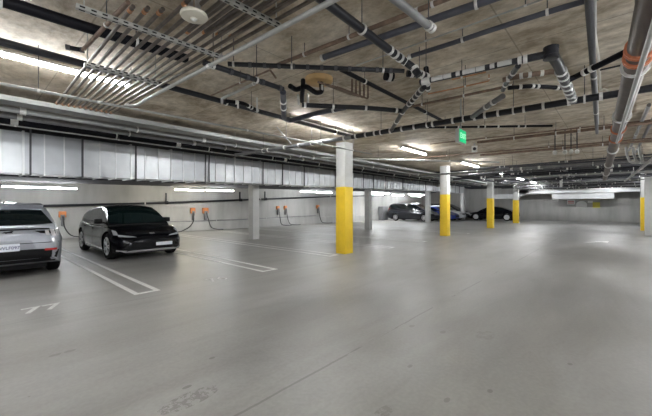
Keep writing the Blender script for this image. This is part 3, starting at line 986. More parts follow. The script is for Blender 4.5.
p = at_z(0, 99.5, 3.30)
tr = empty('cable_tray', (0, p.y + 0.1, 3.32), 'wide pale cable tray running along the aisle in front of the duct', 'cable tray')
bm = bmesh.new()
add_box(bm, (-2.5, -0.17, -0.02), (30, 0.17, -0.012))
link_mesh('tray_bed', bm, M['tray'], tr, smooth=0)
for s in (-1, 1):
    bm = bmesh.new()
    add_box(bm, (-2.5, s * 0.18 - 0.01, -0.03), (30, s * 0.18 + 0.01, 0.06), 0, 0.004)
    link_mesh('side_rail', bm, M['tray'], tr, smooth=0)
for k in range(10):
    for s in (-1, 1):
        link_mesh('hanger_rod', tube_bm([(-1.5 + 3.2 * k, s * .18, -0.02), (-1.5 + 3.2 * k, s * .18, CEIL - 3.32)], 0.006, 6), M['strut'], tr)
run_x('grey_pipe', 'grey pipe along the aisle just behind the cable tray', 'pipe', 0, 107.5, 3.28, 0.060, 'tray')
run_x('grey_pipe', 'second grey pipe behind the cable tray, nearer the duct', 'pipe', 0, 114.5, 3.26, 0.052, 'grey_pipe')
run_x('dark_pipe', 'fat dark navy pipe running along the front of the duct top', 'pipe', 0, 119.5, 3.36, 0.085, 'black')
run_x('thin_conduit', 'thin bright conduit running along the face of the duct near its top', 'conduit', 0, 124.0, 3.22, 0.016, 'conduit')

# ------------------------------------------------------------------ the long duct over the inner stalls
DY0, DY1 = 11.0, 11.7
dk = empty('air_duct', (-2.6, DY0, 0), 'long galvanised air duct with strapped joints running over the inner stalls', 'air duct')
XS = -2.6


def duct_bot(x):
    return 2.31 + 0.42 * max(0.0, min(1.0, (x - 2) / 24.0))


x, k = XS, 0
while x < 31:
    ln = 1.2
    bm = bmesh.new()
    zt = 3.34
    za, zb = duct_bot(x), duct_bot(x + ln)
    vs = []
    for (xx, zz) in ((x - XS + 0.012, za), (x + ln - XS - 0.012, zb)):
        vs.append([bm.verts.new(c) for c in ((xx, 0, zz), (xx, DY1 - DY0, zz), (xx, DY1 - DY0, zt), (xx, 0, zt))])
    bm.faces.new(vs[0]); bm.faces.new(vs[1][::-1])
    for q in range(4):
        bm.faces.new((vs[0][q], vs[0][(q + 1) % 4], vs[1][(q + 1) % 4], vs[1][q]))
    link_mesh('duct_section', bm, M['duct'], dk, smooth=0)
    for f in (1 / 3, 2 / 3):                     # standing seams of the sheet
        xx = x - XS + ln * f
        zz = za + (zb - za) * f
        bm = bmesh.new()
        add_box(bm, (xx - 0.014, -0.028, zz - 0.028), (xx + 0.014, 0.0, zt), 0)
        add_box(bm, (xx - 0.014, 0.0, zz - 0.028), (xx + 0.014, DY1 - DY0, zz), 0)
        link_mesh('standing_seam', bm, M['seam'], dk, smooth=0)
    bm = bmesh.new()
    xx = x + ln - XS
    add_box(bm, (xx - 0.022, -0.03, zb - 0.03), (xx + 0.022, DY1 - DY0 + 0.03, zt + 0.03))
    link_mesh('joint_flange', bm, M['seam'] if k % 3 else M['dark_grey'], dk, smooth=0)
    if k % 2 == 0:
        bm = bmesh.new()
        xs = xx + 0.13
        zs_ = duct_bot(x + ln + .13)
        add_box(bm, (xs - 0.02, -0.034, zs_ - 0.034), (xs + 0.02, -0.022, CEIL))
        add_box(bm, (xs - 0.02, -0.034, zs_ - 0.034), (xs + 0.02, DY1 - DY0 + 0.034, zs_ - 0.022))
        add_box(bm, (xs - 0.02, DY1 - DY0 + .022, zs_ - 0.034), (xs + 0.02, DY1 - DY0 + 0.034, CEIL))
        link_mesh('hanger_strap', bm, M['dark_grey'], dk, smooth=0)
    x += ln
    k += 1

bm = bmesh.new()
dk2 = empty('air_duct', (-2.6, 13.25, 0), 'second, darker duct behind the white columns, seen just under the long one', 'air duct')
x = -2.6
while x < 30:
    bm = bmesh.new()
    za, zb = duct_bot(x) + 0.06, duct_bot(x + 2.4) + 0.06
    vs = []
    for (xx, zz) in ((x + 2.6, za), (x + 5.0, zb)):
        vs.append([bm.verts.new(c) for c in ((xx, 0, zz), (xx, 2.75, zz), (xx, 2.75, zz + 0.6), (xx, 0, zz + 0.6))])
    bm.faces.new(vs[0]); bm.faces.new(vs[1][::-1])
    for q in range(4):
        bm.faces.new((vs[0][q], vs[0][(q + 1) % 4], vs[1][(q + 1) % 4], vs[1][q]))
    link_mesh('duct_section', bm, M['dull_duct'], dk2, smooth=0)
    for yy in (-0.02, 2.77):
        link_mesh('hanger_strap', box_bm((x + 3.8, yy - 0.01, (za + zb) / 2 - 0.01), (x + 3.84, yy + 0.01, CEIL)), M['dark_grey'], dk2, smooth=0)
    x += 2.4

# the pair of ducts along the far wall
def sweep_duct(name, label, pts, x0, x1, hgt, rods=True):
    """A duct running across the far wall: pts are (y, z of the underside)."""
    r = empty(name, (x0, pts[0][0], 0), label, 'air duct')
    for i in range(len(pts) - 1):
        (ya, za), (yb, zb) = pts[i], pts[i + 1]
        bm = bmesh.new()
        vs = []
        for yy, zz in ((ya, za), (yb, zb)):
            vs.append([bm.verts.new(c) for c in ((0, yy - pts[0][0], zz), (x1 - x0, yy - pts[0][0], zz), (x1 - x0, yy - pts[0][0], zz + hgt), (0, yy - pts[0][0], zz + hgt))])
        bm.faces.new(vs[0]); bm.faces.new(vs[1][::-1])
        for q in range(4):
            bm.faces.new((vs[0][q], vs[0][(q + 1) % 4], vs[1][(q + 1) % 4], vs[1][q]))
        n = max(1, int(abs(yb - ya) / 0.6))
        for j in range(n):
            t = j / n
            yy = ya + (yb - ya) * t - pts[0][0]
            zz = za + (zb - za) * t
            add_box(bm, (-0.02, yy - 0.012, zz - 0.015), (0.001, yy + 0.012, zz + hgt))
        link_mesh('duct_section', bm, M['pale_duct'], r, smooth=0)
    for i in range(len(pts) if rods else 0):
        yy, zz = pts[i]
        yy += (0.25 if i == 0 else -0.25) * (1 if pts[-1][0] > pts[0][0] else -1)
        link_mesh('hanger_rod', tube_bm([((x1 - x0) / 2, yy - pts[0][0], zz + hgt * .9), ((x1 - x0) / 2, yy - pts[0][0], CEIL)], 0.012, 6), M['strut'], r)
    return r


fx = 37.6
q0, q1 = at_X(640, 191.5, fx), at_X(529, 192, fx)
q2, q3 = at_X(516, 198.5, fx), at_X(500, 199.5, fx)
sweep_duct('far_duct', 'upper galvanised duct along the far wall, stepping down at its left end', [(q0.y - 1.2, q0.z), (q1.y + 1.2, q0.z), (q1.y, q1.z), (q2.y, q2.z), (q3.y + 0.6, q2.z)], fx, fx + 0.8, 0.45)
q0, q1 = at_X(614, 198.5, fx + .3), at_X(552, 198.5, fx + .3)
sweep_duct('far_duct', 'lower bright duct hung under the upper one on the far wall', [(q0.y, q0.z), ((q0.y + q1.y) / 2, q0.z), (q1.y, q0.z)], fx + .3, fx + 1.1, at_X(640, 191.5, fx).z - q0.z - 0.02, rods=False)

# ------------------------------------------------------------------ crowded pipes under the far end of the ceiling
rnd = random.Random(11)
glab = 'one of the crowded dark pipes crossing the aisle under the far ceiling'
for k in range(30):
    X = 14.5 + k * 0.74 + rnd.uniform(-.3, .3)
    if 26.0 < X < 28.2 or 22.4 < X < 24.2:
        continue
    ya, yb = rnd.uniform(-4.5, -1.5), rnd.uniform(4.6, 7.2)
    z = (2.95, 3.19, 2.95, 3.19)[k % 4]
    rr = rnd.choice((0.03, 0.04, 0.045, 0.05))
    mm = rnd.choice(('iron', 'black', 'iron', 'grey_pipe', 'dark_grey', 'conduit'))
    pipe('cross_pipe', glab, 'pipe', [dict(pts=[V((X, ya, z)), V((X + rnd.uniform(-.5, .5), yb, z))], r=rr, m=mm, h=[0.1, 0.35, 0.6, 0.85], c=[rnd.uniform(.1, .9) for _ in range(5)], seg=10)], 'crowded pipes across the far aisle')
glab = 'one of the crowded pipes running lengthwise under the far ceiling'
for k, (Y, z, rr, mm) in enumerate(((-2.6, 3.07, .045, 'conduit'), (-0.7, 3.3, .04, 'iron'), (1.7, 3.07, .05, 'iron'), (2.25, 3.3, .045, 'grey_pipe'), (3.3, 3.07, .05, 'black'), (4.3, 3.3, .04, 'conduit'), (5.9, 3.07, .05, 'black'))):
    xa = 17 + rnd.uniform(-2, 3)
    pipe('aisle_pipe', glab, 'pipe', [dict(pts=[V((xa, Y, z)), V((36.8, Y + rnd.uniform(-.3, .3), z))], r=rr, m=mm, h=[0.05, 0.25, 0.5, 0.75], c=[.2, .4, .6, .8], seg=10)], 'lengthwise pipes under the far ceiling')
# white cap ends hanging in a row
for k, (px, py) in enumerate(((555, 152.5), (565, 152), (571, 151.5), (577, 151.5))):
    p = at_z(px, py, 2.9)
    r = empty('sprinkler_head', p, 'white-capped pipe end in the row of four left of the big brown pipe, %s' % ('leftmost', 'second', 'third', 'rightmost')[k], 'sprinkler', 'white capped pipe ends')
    link_mesh('cap', lathe_bm([(0.02, -0.055), (0.045, -0.04), (0.055, 0.0), (0.045, 0.035), (0.02, 0.05)], (0, 0, 0), 'z', 14), M['white'], r)
    link_mesh('drop_pipe', tube_bm([(0, 0, 0.04), (0, 0, CEIL - 2.9)], 0.012, 8), M['iron'], r)
# white hanging bracket near the far end
p = at_z(561, 176, 3.2)
r = empty('hanging_post', (p.x, p.y, 0), 'white post hanging from the far ceiling in front of the far wall ducts', 'bracket')
link_mesh('post', box_bm((-0.06, -0.06, at_X(563, 187, p.x).z), (0.06, 0.06, CEIL)), M['white'], r)
link_mesh('cross_arm', box_bm((-0.05, -0.5, 3.2), (0.05, 0.7, 3.3)), M['white'], r)

build_hangers()

# ------------------------------------------------------------------ sensor disc, exit sign, white box
p = at_z(194, 16, 3.02)
r = empty('ceiling_sensor', p, 'white round disc hanging on two struts in front of the conduit rack', 'sensor')
link_mesh('disc', lathe_bm([(0.025, -0.03), (0.03, -0.024), (0.06, -0.022), (0.098, -0.012), (0.105, 0.0), (0.10, 0.016), (0.05, 0.024)], (0, 0, 0), 'z', 32), M['ivory'], r)
for s in (-1, 1):
    link_mesh('strut', box_bm((-0.016 + s * 0.03 * ST, -0.016 - s * 0.03 * CT, 0.02), (0.016 + s * 0.03 * ST, 0.016 - s * 0.03 * CT, CEIL - 3.02)), M['conduit'], r)
link_mesh('lens', lathe_bm([(0.012, -0.043), (0.024, -0.03)], (0, 0, 0), 'z', 20), M['white'], r)

ec = at_z(460, 119, 3.02)                  # hangs just beyond the long drain pipe
sy = ec.y + 0.10
zt = at_Y(460, 128.5, sy).z
zb = at_Y(460, 142, sy).z
xl = at_Y(459.2, 135, sy).x
r = empty('exit_sign', (xl, sy, zb), 'green lit exit sign hanging from the ceiling below the long drain pipe', 'exit sign')
hh = zt - zb
wd = 0.36
bm = box_bm((0, 0, 0), (wd, 0.07, hh), 0.006)
link_mesh('housing', bm, M['white'], r)
link_mesh('lit_panel', box_bm((0.012, -0.006, 0.012), (wd - 0.012, 0.003, hh - 0.012), 0.002), M['exit_green'], r)
text_obj('lettering', 'EXIT', 0.14, 0.002, M['exit_letter'], r, Matrix.Translation((wd / 2, -0.008, hh / 2)) @ Matrix.Rotation(PI / 2, 4, 'X'))
link_mesh('stem', tube_bm([(wd / 2, 0.035, hh), (wd / 2, 0.035, CEIL - zb)], 0.014, 8), M['conduit'], r)

pb = at_Y(474.5, 149, 3.4)
r = empty('alarm_box', pb, 'white square box with dark round face on a white stem, right of the exit sign', 'alarm')
rot = Matrix.Rotation(math.atan2(-pb.y, -pb.x), 4, 'Z')          # faces down the aisle towards the entrance
s = 0.085
bm = box_bm((-0.03, -s, -0.10), (0.04, s, 0.10), 0.008)
bm.transform(rot)
link_mesh('box', bm, M['white'], r)
bm = lathe_bm([(0.052, 0.0), (0.05, 0.018), (0.03, 0.022)], (0.04, 0, 0), 'x', 20)
bm.transform(rot)
link_mesh('round_face', bm, M['dark_grey'], r)
link_mesh('stem', tube_bm([(0, 0, 0.09), (0, 0, CEIL - pb.z)], 0.028, 10), M['conduit'], r)

# ------------------------------------------------------------------ back wall: pipe, chargers
wy = WALL_Y - 0.16
wp = [at_Y(-20, 207.5, wy), at_Y(45, 205.8, wy), at_Y(160, 203, wy), at_Y(240, 200, wy), at_Y(330, 196.6, wy), at_Y(385, 195.3, wy)]
o = pipe('wall_pipe', 'long dark pipe with brackets along the back wall above the chargers', 'pipe',
         [dict(pts=wp, r=0.055, m='iron', c=[.2, .45, .7], cl=1.2, bend=0)])
for px_, py_ in ((167, 202.7), (241, 200.0), (266, 199.0)):
    q = at_Y(px_, py_, wy) - V(o.location)
    bm = bmesh.new()
    add_box(bm, (q.x - 0.05, q.y - 0.08, q.z - 0.09), (q.x + 0.05, q.y + 0.158, q.z + 0.09), 0, 0.01)
    add_box(bm, (q.x - 0.04, q.y + 0.10, q.z), (q.x + 0.04, q.y + 0.158, q.z + 0.55), 0, 0.01)
    link_mesh('bracket', bm, M['iron'], o, smooth=0)
lp = [at_Y(x_, y_, WALL_Y - 0.135) for x_, y_ in ((150, 222.5), (240, 219.6), (316, 215.3))]
pipe('wall_conduit', 'thin grey conduit low on the back wall between the chargers', 'conduit', [dict(pts=lp, r=0.022, m='grey_pipe', seg=8, bend=0, c=[.3, .6])])


def charger(px, py_top, py_bot, wd, label, hose):
    p, q = at_Y(px, py_top, WALL_Y - 0.1), at_Y(px, py_bot, WALL_Y - 0.1)
    h = p.z - q.z
    r = empty('wall_charger', (p.x, WALL_Y, 0), label, 'car charger', 'car chargers on the back wall')
    zt, zb = p.z, q.z
    bm = bmesh.new()
    add_box(bm, (-wd / 2, -0.16, zb), (wd / 2, -0.0, zt), 0, 0.03)
    link_mesh('unit', bm, M['charger'], r)
    bm = bmesh.new()
    add_box(bm, (-wd * .30, -0.20, zb - 0.12), (wd * .30, -0.10, zb + h * .45), 0, 0.02)
    add_box(bm, (-wd * .15, -0.17, zb - 0.4), (wd * .15, 0.0, zb), 0, 0.01)
    link_mesh('holster', bm, M['charger_grey'], r)
    pts = [V((0, -0.2, zb + h * .2))] + [V((a, -0.20 - b, c)) for a, b, c in hose]
    link_mesh('cable', tube_bm(pts, 0.024, 8, 0.2), M['cable'], r)
    return r


charger(62.5, 211.3, 217.5, 0.27, 'orange car charger on the wall between the silver car and the black hatchback', [(0.05, 0.02, 0.5), (0.25, 0.2, 0.12), (0.7, 0.35, 0.06), (0.75, 0.2, 0.5)])
charger(193, 207.8, 213.5, 0.26, 'orange car charger right of the black hatchback, left one of the pair', [(0, 0.02, 0.6), (-0.3, 0.1, 0.25), (-0.9, 0.3, 0.04), (-1.7, 0.5, 0.04)])
charger(205.5, 207.8, 213.5, 0.36, 'orange car charger right of the black hatchback, right one of the pair', [(0.12, 0.02, 0.7), (0.25, 0.1, 0.15), (0.6, 0.3, 0.04), (1.0, 0.3, 0.04), (0.8, 0.5, 0.04)])
charger(278, 206.0, 209.5, 0.24, 'orange-topped car charger right of the white column, left one of the pair', [(0.1, 0.02, 0.6), (0.1, 0.15, 0.1), (0.5, 0.3, 0.04), (1.0, 0.3, 0.04)])
charger(285.5, 205.7, 209.5, 0.24, 'orange-topped car charger right of the white column, right one of the pair', [(0.1, 0.02, 0.6), (0.2, 0.15, 0.1), (0.7, 0.3, 0.04), (1.2, 0.3, 0.04)])
charger(318, 205.0, 208.5, 0.26, 'orange-topped car charger alone on the wall left of the nearest yellow column', [(0.1, 0.02, 0.6), (0.2, 0.15, 0.1), (0.7, 0.3, 0.04), (1.4, 0.3, 0.04)])
# the grey box at the far end of that wall
p = at_Y(385, 218, WALL_Y - 0.6)
r = empty('utility_box', (p.x, WALL_Y - 0.35, 0), 'grey upright metal box against the back wall behind the dark minivan', 'cabinet')
link_mesh('case', box_bm((-0.5, -0.3, 0), (0.5, 0.25, 1.45), 0.02), M['charger_grey'], r)
link_mesh('door', box_bm((-0.45, -0.32, 0.08), (0.45, -0.295, 1.38), 0.008), M['charger_grey'], r)

# ------------------------------------------------------------------ signs on the far wall
def wall_sign(px, py, wpx, hpx, m, label, strip=None, dome=False):
    p = at_X(px, py, FAR_X)
    dep = p.x * CT + p.y * ST
    s = dep / FPX
    wd, hh = wpx * s * 1.15, hpx * s
    r = empty('wall_sign', p, label, 'sign')
    if dome:
        bm = bmesh.new()
        n = 14
        pts = [(-wd / 2, -hh / 2)] + [(wd / 2 * math.cos(PI - PI * k / n), -hh * .1 + hh * .6 * math.sin(PI * k / n)) for k in range(n + 1)] + [(wd / 2, -hh / 2)]
        a = [bm.verts.new((-0.03, y, z)) for y, z in pts]
        b = [bm.verts.new((0, y, z)) for y, z in pts]
        bm.faces.new(a); bm.faces.new(b)
        for k in range(len(a)):
            bm.faces.new((a[k], a[(k + 1) % len(a)], b[(k + 1) % len(a)], b[k]))
    else:
        bm = box_bm((-0.03, -wd / 2, -hh / 2), (0, wd / 2, hh / 2), 0.004)
    link_mesh('panel', bm, m, r, smooth=0)
    if strip:
        for z in (-0.18, 0.18):
            link_mesh('stripe', box_bm((-0.036, -wd * .4, hh * z - hh * .09), (-0.029, wd * .4, hh * z + hh * .09)), strip, r, smooth=0)


wall_sign(571, 202.2, 5.5, 4.5, M['sign_white'], 'red-striped white sign on the far wall, leftmost of the signs', M['sign_red'])
wall_sign(581.5, 204, 7.5, 6, M['sign_white'], 'white round-topped sign on the far wall', dome=True)
wall_sign(590.3, 201.8, 3.5, 2, M['sign_white'], 'tiny white plate on the far wall between the white and yellow signs')
wall_sign(596.3, 205, 5, 5.5, M['sign_yellow'], 'yellow sign on the far wall, rightmost of the signs')

# ------------------------------------------------------------------ cars
M['car_black'] = mat('car_paint_black', (0.004, 0.004, 0.006), 0.2, 0.0, 0.05, 2, coat=0.1, spec=0.25)
M['car_silver'] = mat('car_paint_silver', (0.33, 0.345, 0.39), 0.30, 0.45, 0.04, 2, coat=0.8)
M['car_dark'] = mat('car_paint_charcoal', (0.014, 0.016, 0.022), 0.28, 0.2, 0.05, 2, coat=0.35)
M['car_blue'] = mat('car_paint_blue', (0.02, 0.055, 0.36), 0.28, 0.1, 0.05, 2, coat=0.8)
M['car_white'] = mat('car_paint_white', (0.72, 0.76, 0.82), 0.3, 0.0, 0.03, 2, coat=0.6)
M['car_glass'] = mat('car_glass', (0.006, 0.010, 0.011), 0.06, 0.0, 0.05, 3, spec=0.4)
M['windshield_glass'] = mat('windshield_glass', (0.008, 0.018, 0.018), 0.05, 0.0, 0.15, 3, spec=0.45)
M['trim'] = mat('black_trim', (0.007, 0.007, 0.008), 0.4, 0, 0.1, 8, spec=0.15)
M['tyre'] = mat('tyre_rubber', (0.010, 0.010, 0.010), 0.8, 0, 0.1, 20, spec=0.1)
M['rim'] = mat('alloy_rim', (0.72, 0.72, 0.74), 0.3, 0.4, 0.05, 9)
M['rim_dark'] = mat('alloy_rim_dark', (0.12, 0.12, 0.13), 0.3, 0.8, 0.05, 9)
M['chrome'] = mat('chrome_strip', (0.80, 0.80, 0.82), 0.22, 0.5, 0.03, 5)
M['head'] = mat('headlight_lens', (0.55, 0.58, 0.62), 0.08, 0.25, 0.05, 9, spec=0.8)
M['tail'] = mat('taillight_lens', (0.26, 0.06, 0.06), 0.12, 0.0, 0.05, 9, spec=0.8)
M['tail_clear'] = mat('taillight_clear_bar', (0.60, 0.58, 0.60), 0.12, 0.1, 0.05, 9, spec=0.8)
M['reflector'] = mat('red_reflector', (0.45, 0.03, 0.03), 0.2, 0, 0.05, 9)
M['plate'] = mat('plate_white', (0.72, 0.75, 0.82), 0.45, 0, 0.03, 20)
M['plate_ink'] = mat('plate_ink', (0.05, 0.06, 0.16), 0.5)


def interp(pts, x):
    """Smooth interpolation through (x, value) control points (monotone cubic)."""
    n = len(pts)
    if x <= pts[0][0]:
        return pts[0][1]
    if x >= pts[-1][0]:
        return pts[-1][1]
    for i in range(n - 1):
        if pts[i][0] <= x <= pts[i + 1][0]:
            break
    x0, y0 = pts[i]
    x1, y1 = pts[i + 1]
    h = x1 - x0
    def slope(j):
        if j <= 0 or j >= n - 1:
            return None
        a = (pts[j][1] - pts[j - 1][1]) / (pts[j][0] - pts[j - 1][0])
        b = (pts[j + 1][1] - pts[j][1]) / (pts[j + 1][0] - pts[j][0])
        return 0.0 if a * b <= 0 else 2 * a * b / (a + b)
    s = (y1 - y0) / h
    m0 = slope(i)
    m1 = slope(i + 1)
    m0 = s if m0 is None else m0
    m1 = s if m1 is None else m1
    t = (x - x0) / h
    return (y0 * (2 * t ** 3 - 3 * t ** 2 + 1) + m0 * h * (t ** 3 - 2 * t ** 2 + t) + y1 * (-2 * t ** 3 + 3 * t ** 2) + m1 * h * (t ** 3 - t ** 2))


def car_shell(sp):
    """Body and cabin as one mesh; returns the bmesh."""
    L = sp['L']
    xs = sorted(set([round(-L / 2 + L * k / 70, 4) for k in range(71)] + [round(s * (L / 2 - e), 4) for s in (-1, 1) for e in (0.006, 0.02, 0.04)]
                    + [round(xc + sp['R'] * 1.13 * math.cos(PI * k / 14), 4) for xc in sp['wheels'] for k in range(15)]))
    AR = sp['R'] * 1.13
    bm = bmesh.new()
    NS, NT = 9, 8
    rows = []
    for x in xs:
        wv, zb, zt = interp(sp['width'], x), interp(sp['sill'], x), interp(sp['deck'], x)
        for xc in sp['wheels']:
            if abs(x - xc) <= AR:
                zb = max(zb, sp['R'] + math.sqrt(max(0, AR * AR - (x - xc) ** 2)))
        drop = min(sp.get('drop', 0.09), (zt - zb) * 0.3)
        zs = zt - drop
        half = []
        for k in range(NS):
            t = k / (NS - 1)
            zz = zb + (zs - zb) * t
            g = (zz - 0.2) / max(0.1, zs - 0.2)
            bul = 0.955 + 0.045 * math.sin(PI * min(1, max(0, g * 0.95 + 0.02))) - 0.03 * max(0, g - 0.75) / 0.25 + 0.010 * math.exp(-((g - sp.get('crease', 0.7)) / 0.08) ** 2)
            half.append((wv * bul, zz))
        ys = half[-1][0]
        for k in range(1, NT + 1):
            a = k / NT
            half.append((ys * (1 - a), zs + drop * (1 - (1 - a) ** 2.6)))
        row = [bm.verts.new((x, y, z)) for y, z in half] + [bm.verts.new((x, -y, z)) for y, z in half[-2::-1]]
        rows.append(row)
    n = len(rows[0])
    for i in range(len(rows) - 1):
        for k in range(n - 1):
            bm.faces.new((rows[i][k], rows[i + 1][k], rows[i + 1][k + 1], rows[i][k + 1]))
        bm.faces.new((rows[i][n - 1], rows[i + 1][n - 1], rows[i + 1][0], rows[i][0]))
    bm.faces.new(rows[0]); bm.faces.new(rows[-1][::-1])
    # cabin
    rf = sp['roof']
    xa, xb = rf[0][0], rf[-1][0]
    cx = [xa + (xb - xa) * k / 40 for k in range(41)]
    hmax = max(interp(rf, x) - interp(sp['deck'], x) for x in cx)
    rows = []
    for x in cx:
        wv, z0, zr = interp(sp['width'], x), interp(sp['deck'], x) - 0.06, interp(rf, x)
        h = max(0.004, zr - z0)
        wb = wv * sp.get('cab_w', 0.93)
        f = min(1.0, h / hmax)
        wr = wb - (wb - wv * sp.get('roof_w', 0.66)) * f
        half = []
        for k in range(7):
            t = k / 6
            half.append((wb - (wb - wr) * t ** 1.25, z0 + h * 0.90 * t))
        for k in range(1, 7):
            a = k / 6
            half.append((wr * (1 - a) * (1 if a > .2 else 0.985), z0 + h * (0.90 + 0.10 * (1 - (1 - a) ** 2.4))))
        rows.append([bm.verts.new((x, y, z)) for y, z in half] + [bm.verts.new((x, -y, z)) for y, z in half[-2::-1]])
    n = len(rows[0])
    for i in range(len(rows) - 1):
        for k in range(n - 1):
            bm.faces.new((rows[i][k], rows[i + 1][k], rows[i + 1][k + 1], rows[i][k + 1]))
        bm.faces.new((rows[i][n - 1], rows[i + 1][n - 1], rows[i + 1][0], rows[i][0]))
    bm.faces.new(rows[0]); bm.faces.new(rows[-1][::-1])
    bmesh.ops.recalc_face_normals(bm, faces=bm.faces)
    return bm


def drape(bvh, axis, top, bot, m=4, off=0.006, n=None):
    """A patch lying on the shell, between two polylines given in the plane seen along the axis.
    axis '+x' (seen from the front): points (y, z); '-x' from behind; '+y'/'-y' from the sides: (x, z); '+z' from above: (x, y)."""
    bm = bmesh.new()
    o, d, conv = {'+x': (6, V((-1, 0, 0)), lambda a, b, q: V((q, a, b))), '-x': (-6, V((1, 0, 0)), lambda a, b, q: V((q, a, b))),
                  '+y': (4, V((0, -1, 0)), lambda a, b, q: V((a, q, b))), '-y': (-4, V((0, 1, 0)), lambda a, b, q: V((a, q, b))),
                  '+z': (4, V((0, 0, -1)), lambda a, b, q: V((a, b, q)))}[axis]
    def dense(pl, k):
        pl = [V((a, b, 0)) for a, b in pl]
        return [at_frac(pl, i / k)[0] for i in range(k + 1)]
    n = n or 14
    T, B = dense(top, n), dense(bot, n)
    grid = []
    for j in range(m + 1):
        row = []
        for i in range(n + 1):
            p = T[i].lerp(B[i], j / m)
            loc, nor, _, _ = bvh.ray_cast(conv(p.x, p.y, o), d)
            if loc is None:
                row.append(None)
            else:
                if nor.dot(d) > 0:
                    nor = -nor
                row.append((loc + nor * off, loc - nor * 0.012))
        grid.append(row)
    cache = {}
    def vert(j, i, s):
        if (j, i, s) not in cache:
            cache[(j, i, s)] = bm.verts.new(grid[j][i][s])
        return cache[(j, i, s)]
    ok = {(j, i) for j in range(m) for i in range(n) if all(grid[a][b] for a, b in ((j, i), (j, i + 1), (j + 1, i + 1), (j + 1, i)))}
    for j, i in ok:
        c = ((j, i), (j, i + 1), (j + 1, i + 1), (j + 1, i))
        bm.faces.new([vert(a, b, 0) for a, b in c])
        bm.faces.new([vert(a, b, 1) for a, b in c[::-1]])
        for q, nb in enumerate(((j - 1, i), (j, i + 1), (j + 1, i), (j, i - 1))):
            if nb not in ok:
                a, b = c[q], c[(q + 1) % 4]
                bm.faces.new((vert(*a, 0), vert(*a, 1), vert(*b, 1), vert(*b, 0)))
    return bm


def wheel(parent, x, y, R, side, spokes, rim_m, wid=0.22):
    """tyre mesh with a rim as its sub-part. side = +1 / -1 is the outer side."""
    c = V((x, y, R))
    w2 = wid / 2
    t = link_mesh('wheel', lathe_bm([(R * 0.64, -w2 * .9), (R * 0.9, -w2), (R * 0.985, -w2 * 0.75), (R, -w2 * 0.4), (R, w2 * 0.4), (R * 0.985, w2 * 0.75), (R * 0.9, w2), (R * 0.66, w2 * .92), (R * 0.60, w2 * 0.55)], (0, 0, 0), 'y', 36),
                  M['tyre'], parent, loc=c)
    bm = bmesh.new()
    yo = side * w2
    add_lathe(bm, [(R * 0.69, yo * 0.86), (R * 0.69, yo * 0.98), (R * 0.64, yo * 1.0), (R * 0.60, yo * 0.86)], (0, 0, 0), 'y', 36)
    add_lathe(bm, [(R * 0.20, yo * 0.80), (R * 0.18, yo * 0.97), (R * 0.07, yo * 1.0)], (0, 0, 0), 'y', 20)
    for k in range(spokes):
        for dv in (-0.12, 0.12):
            a = 2 * PI * k / spokes + dv
            p0 = V((math.cos(a) * R * 0.15, yo * 0.92, math.sin(a) * R * 0.15))
            p1 = V((math.cos(a + dv * .5) * R * 0.65, yo * 0.93, math.sin(a + dv * .5) * R * 0.65))
            add_obox(bm, p0, p1, R * 0.085, R * 0.085)
    link_mesh('rim', bm, M[rim_m], t)
    return t


